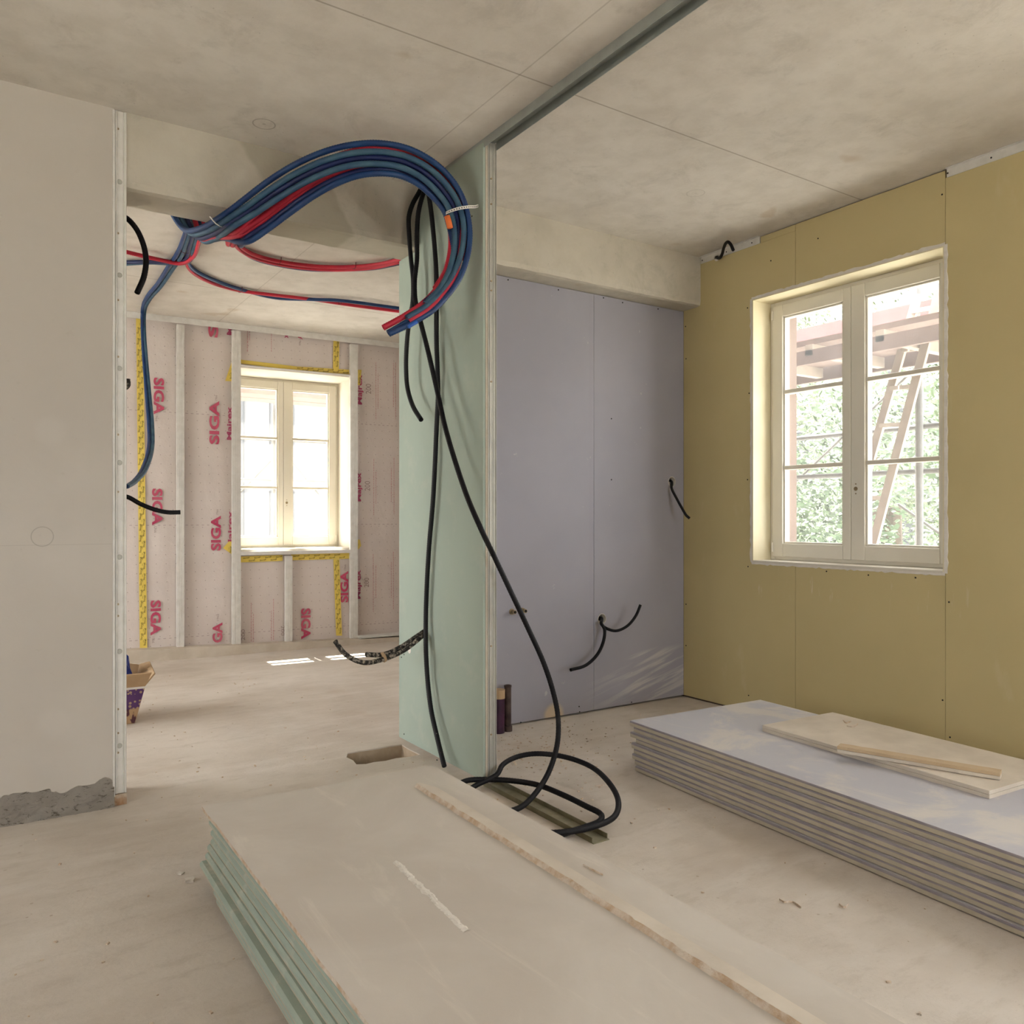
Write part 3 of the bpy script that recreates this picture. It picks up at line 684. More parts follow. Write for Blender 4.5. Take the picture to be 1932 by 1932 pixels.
# columns of tiny print too small to read
rnd = random.Random(3)
for (x, yt, yb) in ((466, 625, 665), (470, 625, 642), (511, 630, 664), (708, 684, 792), (712, 705, 771), (741, 685, 768), (745, 684, 791), (704, 866, 972), (708, 890, 950), (737, 883, 947), (742, 864, 970), (703, 1045, 1155), (708, 1067, 1129), (737, 1060, 1128), (741, 1041, 1149),
    (473, 1137, 1211), (477, 1158, 1211), (515, 1130, 1208), (511, 1152, 1208)):
    t = MB(); yy = yt
    while yy < yb:
        L = rnd.uniform(1.5, 5); a = onF(x, min(yb, yy+L)); c = onF(x, yy); w = .0035
        z = a[2]
        while z < c[2]:
            hgt = rnd.uniform(.003, .006); t.box(a[0]-w*rnd.uniform(.6, 1.2), a[0]+w, -.0106, -.0100, z, min(c[2], z+hgt)); z += hgt+.0025
        yy += L+1.2
    t.build('fine_print', M_inkpale, fw)

def tape(poly, axis, lab, d=-.012):
    """poly: four pixel corners; words printed along the given axis"""
    pts = [onF(*p) for p in poly]; r = MB(); n = len(pts)
    vs = [(p[0], d, p[2]) for p in pts] + [(p[0], d+.0015, p[2]) for p in pts]
    r.add(vs, [tuple(range(n)), tuple(range(2*n-1, n-1, -1))] + [(i, (i+1) % n, n+(i+1) % n, n+i) for i in range(n)])
    o = r.build('adhesive_tape', M_tape, loc=(FA.x, FA.y, 0), rot=FROT); tag(o, lab, 'tape', 'yellow sealing tapes on the membrane wall')
    t = MB(); gv, gf = glyph('Sicrall', .012)
    s0, s1 = min(p[0] for p in pts), max(p[0] for p in pts); z0, z1 = min(p[2] for p in pts), max(p[2] for p in pts)
    def inside(s, z):
        c = False; j = n-1
        for i in range(n):
            a, b_ = pts[i], pts[j]
            if (a[2] > z) != (b_[2] > z) and s < (b_[0]-a[0])*(z-a[2])/(b_[2]-a[2])+a[0]: c = not c
            j = i
        return c
    wl, wh = .056, .015
    if axis == 'z':
        zz = z0+.05; k = 0
        while zz < z1:
            for row in (0, 1):
                cz = zz + row*.05; cs = None
                ss = [s for s in [s0+(s1-s0)*i/40 for i in range(41)] if inside(s, cz)]
                if not ss: continue
                w = ss[-1]-ss[0]; cs = ss[0] + w*(.25 if row else .72)
                P = [(cs + (.5-v)*wh, d-.0012, cz + (u-.5)*wl) for u, v in gv]
                P = [(p[0]+(p[2]-cz)*.12, p[1], p[2]) for p in P]
                if all(inside(p[0], p[2]) for p in P): t.add(P, gf)
                ex = cs + (wh*.9 if row else -wh*.9)
                if inside(ex, cz+.03) and inside(ex, cz-.002): t.box(ex-.0009, ex+.0009, d-.0012, d-.0008, cz, cz+.022)
            zz += .095
    else:
        sx = s0+.05
        while sx < s1:
            for row in (0, 1):
                cs = sx+row*.05; zs = [z for z in [z0+(z1-z0)*i/60 for i in range(61)] if inside(cs, z)]
                if not zs: continue
                w = zs[-1]-zs[0]; cz = zs[0]+w*(.27 if row else .73)
                P = [(cs+(u-.5)*wl, d-.0012, cz+(v-.5)*wh*.9 + (u-.5)*.008) for u, v in gv]
                if all(inside(p[0], p[2]) for p in P): t.add(P, gf)
            sx += .10
    if t.v: t.build('tape_lettering', M_inkblk, o)
    return o
tape([(256, 600), (269, 600), (277, 1222), (263, 1223)], 'z', 'long yellow tape running floor to ceiling at the left of the membrane wall')
tape([(453, 679), (560, 692), (659, 698), (659, 706), (560, 700), (453, 686)], 's', 'yellow tape across the top of the far window')
tape([(628, 643), (639, 644), (638, 697), (627, 696)], 'z', 'short yellow tape hanging from the ceiling above the far window')
tape([(453, 1050), (532, 1047), (532, 1058), (453, 1061)], 's', 'yellow tape under the left half of the far window sill')
tape([(548, 1046), (658, 1043), (658, 1054), (548, 1057)], 's', 'yellow tape under the right half of the far window sill')
tape([(628, 1055), (639, 1055), (644, 1199), (633, 1199)], 'z', 'yellow tape dropping from the far window sill to the floor')
tape([(436, 683), (438, 682), (438, 720), (424, 719)], 'z', 'small torn yellow tape corner at the upper left of the far window')
tape([(431, 1021), (438, 1022), (438, 1047), (420, 1034)], 'z', 'small torn yellow tape corner at the lower left of the far window')
tape([(673, 698), (681, 698), (678, 727), (673, 727)], 'z', 'small yellow tape corner at the upper right of the far window')
tape([(672, 1018), (678, 1018), (680, 1030), (673, 1039)], 'z', 'small yellow tape corner at the lower right of the far window')

# ------------------------------------------------------------------ conduits
RC = .0125
def conduit(pts, m, lab, r=RC, step=.006, ripple=.10, group=None, cat='conduit', name='corrugated_conduit', n=10):
    t = MB(); t.tube(pts, r, step, ripple, n); o = Vector(pts[0])
    return tag(t.build(name, m, smooth=True, origin=o), lab, cat, group)
O_ = [(425,395),(455,372),(500,338),(550,307),(605,283),(660,269),(715,266),(770,276),(820,302),(857,338),(879,378),(889,420),(890,455),(884,490),(870,526),(847,558),(815,590),(775,613),(735,632)]
I_ = [(470,455),(505,432),(545,402),(590,370),(635,345),(674,331),(713,326),(752,330),(787,346),(816,371),(837,397),(846,423),(848,455),(843,487),(834,515),(818,543),(795,566),(760,590),(718,613)]
# camera-depth of the arch: from the beam's face forward, then back to the panel
TT = [3.67,3.66,3.645,3.62,3.60,3.60,3.61,3.64,3.67,3.71,3.735,3.74,3.735,3.72,3.70,3.67,3.63,3.60,3.57]
def at_t(px, py, t): return cC + ray(px, py)*t
def arch(wl, wt, wr, back=0., end=18, i0=0, be=None, back2=None):
    out = []
    for i in range(i0, end+1):
        if i < 6: w = wl+(wt-wl)*(i/6)
        elif i < 11: w = wt+(wr-wt)*((i-6)/5)
        else: w = wr + ((be if be is not None else wr)-wr)*((i-11)/7)
        bk = back if back2 is None or i < 8 else back + (back2-back)*min(1, (i-8)/5)
        x = O_[i][0]+(I_[i][0]-O_[i][0])*w; y = O_[i][1]+(I_[i][1]-O_[i][1])*w
        out.append(at_t(x, y, TT[i]-bk))
    return out
RB = .0142
G1 = 'corrugated conduits arching over the green partition'
# heads: how each conduit dips under the beam and climbs to the far ceiling
def under(low, up): return Vector((low.x+(up.x-low.x)*.45, 4.125, low.z+.028))
def headA(k):   # four steel-blue ones turning left along the far ceiling
    lx = 377+k*9.5; ly = 431+k*6.5
    low = onY(lx, ly, 3.99); up = Vector((low.x-.10+k*.012, 4.26, 2.81)); c0 = onZ(352+k*6.5, 420+k*4.5, 2.985)
    return low, up, c0
tails = {0: [(344,455),(333,480),(318,502),(297,535),(276,562),(268,590)], 1: [(351,458),(340,486),(325,508),(303,540),(281,566),(272,592)], 2: [(358,462),(346,490),(318,494),(280,494),(232,495)], 3: [(364,470),(352,495),(322,497),(285,495.5),(232,498)]}
def far_drop(k):
    return [onY(268+k*4, 625, 7.45), onY(271+k*5, 680, 7.40), onY(276+k*6, 745, 7.25), onY(280+k*7, 800, 7.0), onY(280+k*7, 845, 6.7), onY(268+k*7, 885, 6.3), onY(252+k*4, 908, 5.9), onY(238+k*2, 918, 5.6)]
specA = [(.09, .07, .11, M_blue, 18, .02, .10, 'outermost blue conduit along the top of the arching bundle'),
         (.24, .34, .36, M_steelblue, 17, .03, .60, 'second blue conduit from the top of the arching bundle, just below a red one'),
         (.36, .53, .60, M_navy, 16, .015, .85, 'third blue conduit down in the middle of the arching bundle'),
         (.47, .72, .80, M_steelblue, 16, .03, .62, 'fourth blue conduit down, lying above the gap of the arching bundle')]
for k, (wl, wt, wr, m_, end, bk_, be, lab) in enumerate(specA):
    low, up, c0 = headA(k)
    path = arch(wl, wt, wr, bk_, end, 0, be)[::-1] + [low, under(low, up), up, c0] + [onZ(x, y_, 2.995 - (.0 if k < 2 else .0)) for x, y_ in tails[k]]
    if k < 2: path += far_drop(k)
    conduit(path, m_, lab, r=RB, group=G1)
# reds of the arch; they dip further right and run right along the far ceiling
red_run = [(450,462),(478,480),(520,492),(580,501),(640,504),(705,500),(756,489)]
specR = [(.62, .20, .23, -.012, 13, .30, 0, .0, 'red conduit showing between the two topmost blue ones of the arching bundle'),
         (.62, .62, .97, -.03, 18, .72, 0, .012, 'longest red conduit of the bundle, its cut end reaching furthest left'),
         (.70, .72, .50, -.02, 17, .25, 1, .024, 'red conduit of the bundle ending just beside the bright blue sleeve'),
         (.78, .82, .80, -.03, 15, 1.0, 2, -.02, 'innermost red conduit of the bundle with the shortest cut end')]
for k, (wl, wt, wr, bk_, end, be, run, bk2, lab) in enumerate(specR):
    A_ = arch(wl, wt, wr, bk_, end, 0, be, bk2)[::-1]
    low = onY(425+k*8, 450+k*2, 3.99); up = Vector((low.x+.06, 4.26, 2.85))
    off = k*4.0
    if k == 0:
        tail = [onZ(378, 436, 2.985), onZ(374, 458, 2.99), onZ(362, 486, 2.985), onZ(340, 497, 2.975), onZ(300, 490, 2.98), onZ(232, 474, 2.98)]
        low = onY(412, 446, 3.99); up = Vector((low.x-.04, 4.26, 2.85))
    elif k == 1: tail = [onZ(x, y_, 2.992) for x, y_ in red_run]
    elif k == 2: tail = [onZ(x-2, y_+5, 2.985) for x, y_ in red_run]
    else: tail = [onZ(372, 445, 2.998), onZ(366, 470, 2.998), onZ(352, 495, 2.998), onZ(365, 515, 2.995), onZ(400, 534, 2.995), onZ(450, 548, 2.995), onZ(520, 557, 2.995), onZ(590, 565, 2.995), onZ(650, 574, 2.995), onZ(756, 588, 2.99)]; 
    if k == 3: low = onY(400, 447, 4.0); up = Vector((low.x-.05, 4.26, 2.86))
    conduit(A_ + [low, under(low, up), up] + tail, M_red, lab, r=RB, group=G1)
specB = [(.90, .90, .88, M_navy, 12, .0, .9, 'dark navy conduit just above the innermost one of the arching bundle'),
         (1.0, 1.02, 1.0, M_blue, 18, .01, .2, 'innermost blue conduit on the underside of the arching bundle')]
for k, (wl, wt, wr, m_, end, bk_, be, lab) in enumerate(specB):
    low = onY(462+k*10, 456-k*1, 3.99); up = Vector((low.x+.02, 4.26, 2.85))
    if k == 0: tail = [onZ(445, 462, 2.99), onZ(480, 488, 2.995), onZ(520, 499, 2.998), onZ(580, 508, 2.998), onZ(640, 509, 2.998), onZ(705, 506, 2.998), onZ(756, 496, 2.998)]
    else: low = onY(420, 449, 4.0); up = Vector((low.x-.10, 4.27, 2.87)); tail = [onZ(368, 442, 3.0), onZ(362, 468, 3.0), onZ(352, 490, 3.0), onZ(364, 508, 3.0), onZ(400, 527, 3.0), onZ(450, 545, 3.0), onZ(520, 562, 3.0), onZ(590, 565, 2.99), onZ(640, 567, 2.99), onZ(756, 582, 2.99)]
    conduit(arch(wl, wt, wr, bk_, end, 0, be)[::-1] + [low, under(low, up), up] + tail, m_, lab, r=RB, group=G1)
# bright sleeve poking out of the cut end
e0 = at_t(786, 607, 3.58); e1 = at_t(770, 617, 3.56)
conduit([e0, (e0+e1)/2+Vector((0, 0, .001)), e1], M_bright, 'short bright blue sleeve at the lower cut ends of the bundle', r=.0085, ripple=0, name='pipe_sleeve', cat='pipe')

def ring_path(pts): return pts
# perforated white strap holding the bundle to the panel
sp = MB(); path = resample([at_t(841, 402, 3.70), at_t(850, 398, 3.665), at_t(866, 393, 3.66), at_t(882, 390.5, 3.68), at_t(896, 390, 3.745), onX(902, 388, 1.957)], .012)
def ribbon(mb, path, w, t=.002, wd=(0, 0, 1)):
    vs = []
    for i, p in enumerate(path):
        d = (path[min(i+1, len(path)-1)]-path[max(i-1, 0)]).normalized(); u = Vector(wd); u = (u-d*u.dot(d)).normalized(); n_ = d.cross(u)
        vs += [p+u*w/2+n_*t/2, p-u*w/2+n_*t/2, p-u*w/2-n_*t/2, p+u*w/2-n_*t/2]
    N_ = len(path); mb.add(vs, [(i*4+j, i*4+(j+1) % 4, (i+1)*4+(j+1) % 4, (i+1)*4+j) for i in range(N_-1) for j in range(4)] + [(3, 2, 1, 0), tuple(range(4*N_-4, 4*N_))])
ribbon(sp, path, .013)
so = sp.build('mounting_strap', M_white, origin=path[0]); tag(so, 'white perforated strap tying the arching bundle to the green partition', 'strap')
hl = MB()
for i in range(1, len(path)-1):
    p = path[i] + (cC-path[i]).normalized()*.0015; f = (cC-p).normalized(); hl.cyl(p, f, .0028, .0006, 8)
hl.build('strap_holes', M_dark, so, origin=path[0])
wr_ = MB(); wp = [onY(396, 409, 3.91), onY(410, 424, 3.93), onY(440, 433, 3.945), onY(470, 437, 3.95), onY(502, 437.5, 3.95)]
wp = [p - ray(430, 430)*.11 for p in wp]
wr_.tube(wp, .0028, .02, 0, 6, hollow=False); tag(wr_.build('tie_wire', M_white, smooth=True, origin=wp[0]), 'thin white wire slung under the bundle below the beam', 'wire')
ot = MB(); op = [at_t(843, 404+i*5, 3.69) for i in range(5)]; ot.tube([at_t(843, 408, 3.672), at_t(846, 418, 3.672), at_t(848.5, 430, 3.672)], .0136, .02, 0, 10, hollow=False)
tag(ot.build('tape_wrap', M_orange, smooth=True, origin=op[0]), 'orange tape wrapped on the inner side of the bundle below the strap', 'tape')
for (x, y_, z, ax, lab) in ((526, 493, 2.988, (-.2, 1, 0), 'left dark red tie on the upper red conduits across the far ceiling'), (668, 503, 2.988, (.05, 1, 0), 'right dark red tie on the upper red conduits across the far ceiling'),
                      (453, 548, 2.993, (-.2, 1, 0), 'dark tie on the lower red conduit left of the ceiling seam'), (641, 571, 2.988, (0, 1, 0), 'dark tie where the lower red and blue conduits cross'),
                      (348, 473, 2.99, (1, .3, 0), 'dark tie around the blue conduits bunched under the far ceiling')):
    p = onZ(x, y_, z); t = MB(); q = Vector(ax).normalized(); side = Vector((0, 0, 1)); w = .03
    ribbon(t, [p-q*w+Vector((0, 0, .022)), p-q*w*.8+Vector((0, 0, -.012)), p+Vector((0, 0, -.0165)), p+q*w*.8+Vector((0, 0, -.012)), p+q*w+Vector((0, 0, .022))], .004, .002, wd=q.cross(side))
    tag(t.build('cable_tie', M_dkred, origin=p), lab, 'cable tie', 'ties on the ceiling conduits')

# black conduits on the partition
GB = 'black conduits hanging down the green partition'
def PX(l): return [onX(a, b_, c) for a, b_, c in l]
conduit(PX([(797,350,1.93),(789,365,1.91),(778,385,1.885),(771,410,1.88),(772,450,1.885),(775,490,1.89),(779,530,1.89),(778,570,1.89),(771,610,1.89),(767,650,1.89),(765.5,690,1.89),(768,730,1.89),(778,765,1.885),(794,792,1.875)]),
        M_blackfleck, 'short black conduit left on the green partition, cut end hanging free halfway down', group=GB, ripple=.05)
fl_ = [onZ(985, 1521, .035), onZ(955, 1533, .03), Vector((1.70, 2.78, .022)), Vector((1.72, 3.02, .02)), Vector((1.86, 3.13, .03)), onZ(936, 1462, .06), onZ(948, 1443, .085), onZ(975, 1428, .095), onZ(1010, 1422, .10), onZ(1060, 1427, .10), onZ(1110, 1444, .09), onZ(1147, 1475, .08), onZ(1166, 1512, .06), onZ(1158, 1541, .045), onZ(1125, 1558, .04), onZ(1065, 1570, .045),
       Vector((1.74, 2.52, .05)), Vector((1.66, 2.75, .047)), Vector((1.70, 3.05, .05)), Vector((1.84, 3.155, .055)), onZ(930, 1471, .045), onZ(965, 1473, .05), onZ(1010, 1480, .05), onZ(1060, 1499, .05), onZ(1105, 1521, .04), onZ(1133, 1536, .025), onZ(1131, 1549, .02), onZ(1105, 1560, .018), onZ(1065, 1573, .017), Vector((1.74, 2.46, .014))]
conduit(PX([(803,352,1.93),(796,372,1.90),(789,400,1.88),(786,440,1.88),(786,490,1.88),(782,530,1.87),(783,565,1.86),(791,600,1.85),(804,650,1.85),(817,705,1.86),(826,745,1.86),(838,800,1.85),(855,860,1.84),(882,940,1.83),(908,1000,1.82)]) +
        [onY(932,1050,3.13), onY(965,1120,3.10), onY(998,1190,3.08), onY(1025,1250,3.06), onY(1043,1305,3.05), onY(1052,1350,3.04), onY(1052,1395,3.0), onY(1043,1435,2.96), onY(1025,1475,2.90)] + fl_,
        M_black, 'long black conduit crossing the partition edge and coiling on the floor', ripple=.06, step=.007, group=GB)
conduit(PX([(806,352,1.93),(808,365,1.915),(813,400,1.92),(818,450,1.925),(822,500,1.925),(823,560,1.925),(823,640,1.925),(825,700,1.93),(826,745,1.935),(823,810,1.935),(820,880,1.93),(816,950,1.93),(810,1020,1.93),(805.5,1090,1.93),(803,1160,1.93),(803,1220,1.92),(806,1280,1.92),(813,1340,1.915),(824,1390,1.91),(835,1435,1.90),(838,1446,1.895)]),
        M_blackfleck, 'black conduit running the whole height of the green partition down behind the stacked boards', group=GB, ripple=.05)
GD = 'plaster-splashed conduits of the partition'
s0 = onX(804, 1188, 1.957)
conduit([s0, onY(785, 1201, 3.77), onY(755, 1221, 3.77), onY(722, 1235, 3.765), onY(690, 1235, 3.76)], M_blackdust, 'shorter of two plaster-splashed black conduits sticking out of the partition', ripple=.04, group=GD)
s1 = onX(803, 1194, 1.957)
conduit([s1, onY(788, 1207, 3.745), onY(760, 1228, 3.745), onY(722, 1244, 3.74), (onY(685, 1250, 3.735)), onY(652, 1235, 3.73), onY(632, 1210, 3.72)], M_blackdust, 'longer plaster-splashed black conduit with its end curling up above the far floor', ripple=.04, group=GD)
p = onY(723, 1240, 3.75); t = MB(); t.tube([p+Vector((-.006, 0, -.002)), p+Vector((0, 0, 0)), p+Vector((.006, 0, .002))], .026, .004, 0, 12, hollow=False)
tag(t.build('tape_wrap', M_card, smooth=True, origin=p), 'tan tape binding the two plaster-splashed conduits', 'tape')
# left wall end
GL = 'black conduits sticking out of the left wall end'
conduit([Vector((.52, 3.98, onY(237, 407, 3.98).z)), onY(240, 413, 3.98), onY(258, 434, 3.96), onY(271, 465, 3.94), onY(275, 492, 3.93), onY(271, 522, 3.92), onY(258, 553, 3.90)], M_black, 'black conduit arcing down from the top of the left wall end', ripple=.04, group=GL)
conduit([Vector((.52, 3.98, onY(237, 935, 3.98).z)), onY(241, 938, 3.98), onY(265, 951, 3.97), onY(290, 961, 3.96), onY(315, 966.5, 3.95), onY(340, 966.5, 3.94)], M_black, 'black conduit pointing right from the middle of the left wall end', ripple=.04, group=GL, r=.0105)
conduit([Vector((.52, 4.0, onY(238, 738, 4.0).z)), onY(239.5, 728, 4.0), onY(240, 715, 4.0)], M_blackdust, 'stub of dusty conduit peeking past the left wall end', ripple=.04, group=GL)
# lavender wall outlets
GW = 'black conduits from the outlet low on the lavender wall'
hh = Vector((h1.x, YL, h1.z))
conduit([hh+Vector((-.006, .03, .008)), hh+Vector((-.008, -.01, .006)), onY(1134, 1178, 3.97), onY(1147, 1187, 3.93), onY(1163, 1190, 3.90), onY(1183, 1181, 3.87), onY(1199, 1162, 3.85), onY(1208, 1141, 3.84)], M_black, 'black conduit curling up to the right from the lavender wall outlet', ripple=.03, group=GW, r=.0095)
conduit([hh+Vector((-.012, .03, .0)), hh+Vector((-.012, -.012, -.004)), onY(1134, 1176, 3.965), onY(1140, 1188, 3.94), onY(1138, 1210, 3.92), onY(1127, 1234, 3.91), onY(1105, 1255, 3.90), onY(1076, 1264, 3.89)], M_black, 'black conduit hanging down to the left from the lavender wall outlet', ripple=.03, group=GW, r=.0105)
hh = Vector((h2.x, YL, h2.z))
conduit([hh+Vector((-.012, .03, .012)), hh+Vector((-.008, -.005, .002)), onY(1267, 922, 3.98), onY(1277, 942, 3.93), onY(1288, 962, 3.89), onY(1294, 972, 3.87), onY(1300.5, 978, 3.85)], M_pole if False else M_blackfleck, 'greyish black conduit drooping from the outlet beside the yellow wall', ripple=.03, r=.009)
conduit([onX(1353, 487, XW+.008), onX(1358, 486, 4.06), onX(1362, 479, 4.02), onX(1365, 468, 3.96), onX(1369, 459, 3.91), onX(1373, 456.5, 3.89), onX(1378, 461, 3.88), onX(1383, 472, 3.87)], M_black, 'small black conduit hooking up from the steel strip at the yellow wall top', ripple=.04, r=.010)
p = onX(1352, 486, XW-.002); t = MB(); t.cyl((XW-.004, p.y, p.z-.004), (1, 0, 0), .02, .005, 9); t.build('filler_patch', M_whitepl, wall_right)

# small fittings on the lavender wall
for px, lab in ((965, 'left worn brass pipe fitting on the lavender wall'), (985, 'right worn brass pipe fitting on the lavender wall')):
    p = onY(px, 1154 if px < 970 else 1152, YL-.001); r = empty('pipe_fitting', (p.x, YL, p.z)); tag(r, lab, 'pipe fitting', 'brass fittings on the lavender wall')
    a = MB(); a.cyl((0, 0, 0), (0, -1, 0), .018, .006, 16); a.build('flange', M_brass, r)
    a = MB(); a.cyl((0, -.006, 0), (0, -1, 0), .0125, .03, 12); a.build('nipple', M_brass, r)
    a = MB(); a.cyl((0, -.036, 0), (0, -1, 0), .009, .004, 6); a.build('plug', M_dark, r)
# drain pipe and purple duct at the foot of the lavender wall
p = onZ(957.5, 1379, 0); dr = empty('drain_pipe', (p.x, p.y, 0)); tag(dr, 'dark brown upright drain pipe behind the partition on the lavender wall', 'pipe')
a = MB(); n = 20; vs = []
for z, r_ in ((0, .027), (.03, .027), (.033, .0205), (.255, .0205), (.258, .0225), (.268, .0225), (.268, .0175), (.22, .0175)):
    vs += [(r_*math.cos(2*math.pi*i/n), r_*math.sin(2*math.pi*i/n), z) for i in range(n)]
a.add(vs, [(q_*n+i, q_*n+(i+1) % n, (q_+1)*n+(i+1) % n, (q_+1)*n+i) for q_ in range(7) for i in range(n)] + [list(range(7*n, 8*n))])
a.build('pipe_body', M_brownpipe, dr, smooth=False)
p = onZ(940, 1382, 0); pu = empty('waste_duct', (p.x, p.y-.0, 0)); tag(pu, 'purple waste duct with a tan cap beside the brown drain pipe', 'pipe')
a = MB(); a.cyl((0, 0, 0), (0, 0, 1), .036, .20, 20); a.build('duct_body', M_purple, pu)
a = MB(); a.cyl((0, 0, .20), (0, 0, 1), .038, .05, 20); a.build('cap', M_card, pu)

# ------------------------------------------------------------------ stacks of boards
def board(name, w, l, t, top, edge, core, r=.006, split=.5):
    """board lying with its far left corner at the origin: x across, -y along"""
    mb = MB(); vs = []; ys_ = (0, -l)
    prof = [(r*.6, 0), (0, r*.6), (0, t*split), (0, t-r*.6), (r*.6, t), (w-r*.6, t), (w, t-r*.6), (w, t*split), (w, r*.6), (w-r*.6, 0)]
    n = len(prof)
    for yy in ys_: vs += [(x, yy, z) for x, z in prof]
    mi = {4: 0, 9: 0, 0: 2, 1: 2, 2: 1, 3: 1, 5: 1, 6: 1, 7: 2, 8: 2}
    for i in range(n): mb.add([vs[i], vs[(i+1) % n], vs[n+(i+1) % n], vs[n+i]], [(0, 1, 2, 3)], mi[i])
    mb.add(vs[:n], [tuple(range(n))], 2); mb.add(vs[n:], [tuple(range(n))], 2)
    me_o = mb.build(name, [top, edge, core]); return me_o
# right stack: nine lavender boards
RT = .0262; rots = math.radians(-3.3)
proto = board('plasterboard_sheet', .918, 2.45, RT-.0006, M_lavtop, M_lavedge, M_core, r=.005, split=.66)
offs = [(-.012, -.03), (.006, -.012), (-.004, 0), (.002, -.008), (-.006, .004), (.012, -.015), (-.006, .012), (.006, -.004), (0, .02)]
lab_r = ['lowest lavender board of the right stack, lying on the dusty floor', 'second lavender board from the bottom of the right stack', 'third lavender board from the bottom of the right stack', 'fourth lavender board from the bottom of the right stack', 'middle board of nine in the right lavender stack',
         'fourth lavender board from the top of the right stack', 'third lavender board from the top of the right stack', 'second lavender board from the top of the right stack', 'dust-covered lavender board topmost on the right stack']
base = onZ(1193, 1361, .239)
for i in range(9):
    o = proto if i == 0 else proto.copy()
    if i: COL.objects.link(o)
    o.location = (base.x + offs[i][0]*.7, base.y + offs[i][1], .003 + i*RT); o.rotation_euler.z = rots + offs[i][0]*.15
    tag(o, lab_r[i], 'plasterboard', 'lavender boards in the right stack')
ZT = .003 + 9*RT - .0006
# offcuts on the right stack
def slab(name, P0, P1, width, z0, layers, t, m, top=None):
    d = (P1-P0); d.z = 0; L = d.length; d.normalize(); ang = math.atan2(d.y, d.x)
    out = []
    for k in range(layers):
        mb = MB(); n = 30; vs = []
        for i in range(n+1):
            j = .003*noise.noise((i*.7, k*3+z0*9, 1))
            x = L*i/n; vs += [(x, j, 0), (x, j*.6, t*.9), (x, width+j, t*.9), (x, width+j, 0)]
        mb.add(vs, [(i*4+a_, i*4+(a_+1) % 4, (i+1)*4+(a_+1) % 4, (i+1)*4+a_) for i in range(n) for a_ in range(4)] + [(0, 1, 2, 3), tuple(range(4*n, 4*n+4))])
        out.append(mb.build(name, m if not (top and k == layers-1) else top, loc=(P0.x, P0.y, z0+k*t), rot=ang))
    return out
P0 = onZ(1438, 1367, ZT+.032); P1 = onZ(1866, 1491, ZT+.032); P2 = onZ(1554.5, 1339, ZT+.032)
dd = (P1-P0).normalized(); wv = (P2-P0); wid = abs(wv.x*(-dd.y)+wv.y*dd.x)
ofc = slab('board_offcut', P0, P1, wid, ZT+.0005, 2, .0155, M_offcut)
tag(ofc[0], 'lower dust-covered offcut lying on the right stack near the yellow wall', 'board offcut', 'offcuts on the right stack')
tag(ofc[1], 'upper wide dust-covered offcut on the right stack near the yellow wall', 'board offcut', 'offcuts on the right stack')
Q0 = onZ(1579, 1407, ZT+.06); Q1 = onZ(1886, 1458, ZT+.06)
stp = slab('board_strip', Q0, Q1, .052, ZT+.0325, 2, .014, M_offcut, M_tanoff)
tag(stp[0], 'pale narrow strip under the tan one on the right stack', 'board strip', 'offcuts on the right stack')
tag(stp[1], 'narrow tan strip lying topmost on the right stack', 'board strip', 'offcuts on the right stack')

# left stack: green boards, white-dusted top
GT = .026; pg = board('plasterboard_sheet', .905, 2.5, GT-.0006, M_greendust, M_greenedge, M_core, r=.011, split=.4)
offg = [(-.012, -.26), (-.018, -.25), (-.022, -.075), (-.005, -.078), (.002, -.076), (.007, -.10), (.010, -.088), (.011, -.058)]
lab_g = ['lowest green board of the left stack, set back near the floor', 'second green board from the bottom of the left stack', 'third green board from the bottom of the left stack', 'fourth green board from the bottom of the left stack', 'fourth green board below the white top of the left stack',
         'third green board below the white top of the left stack', 'second green board below the white top of the left stack', 'green board right under the white topmost sheet of the left stack']
for i in range(8):
    o = pg if i == 0 else pg.copy()
    if i: COL.objects.link(o)
    o.location = (.640+offg[i][0], 2.918+offg[i][1], .012+i*GT); o.rotation_euler.z = offg[i][0]*.3
    tag(o, lab_g[i], 'plasterboard', 'green boards in the left stack')
for xx, lab in ((2.2, 'wooden batten under the far end of the left stack'), (.9, 'wooden batten under the near end of the left stack')):
    t = MB(); t.box(.68, 1.50, xx-.03, xx+.03, 0, .012); tag(t.build('batten', M_timber, origin=(1.09, xx, 0)), lab, 'batten', 'battens under the left stack')
# top sheet: thin, slightly bowed upward at its free left edge, on small spacers of dust
tb = MB(); nx, ny = 10, 24; t_ = .0125; vs = []
zb = .012+8*GT
for lay in (0, 1):
    for j in range(ny+1):
        for i in range(nx+1):
            u = i/nx; v = j/ny; x = .6415+.9015*u; yy = 2.920-2.53*v
            lift = .012*max(0, 1-u*1.9) + .004
            jag = .004*noise.noise((j*1.7, 0, 0)) if i == 0 else 0
            vs.append((x+jag, yy, zb + lift + lay*t_))
q = (nx+1)*(ny+1)
for j in range(ny):
    for i in range(nx):
        a = j*(nx+1)+i; tb.add([], []); tb.f.append([a, a+nx+1, a+nx+2, a+1]); tb.m.append(2); tb.f.append([q+a, q+a+1, q+a+nx+2, q+a+nx+1]); tb.m.append(0)
tb.v = vs
for j in range(ny):
    for c in (0, nx):
        a = j*(nx+1)+c; tb.f.append([a, a+nx+1, q+a+nx+1, q+a]); tb.m.append(1)
for i in range(nx):
    for r0 in (0, ny):
        a = r0*(nx+1)+i; tb.f.append([a, a+1, q+a+1, q+a]); tb.m.append(1)
top = tb.build('plasterboard_sheet', [M_dusty, M_broken, M_core]); tag(top, 'large pale dusty board topmost on the left stack', 'plasterboard')
ZL = zb+.004+t_
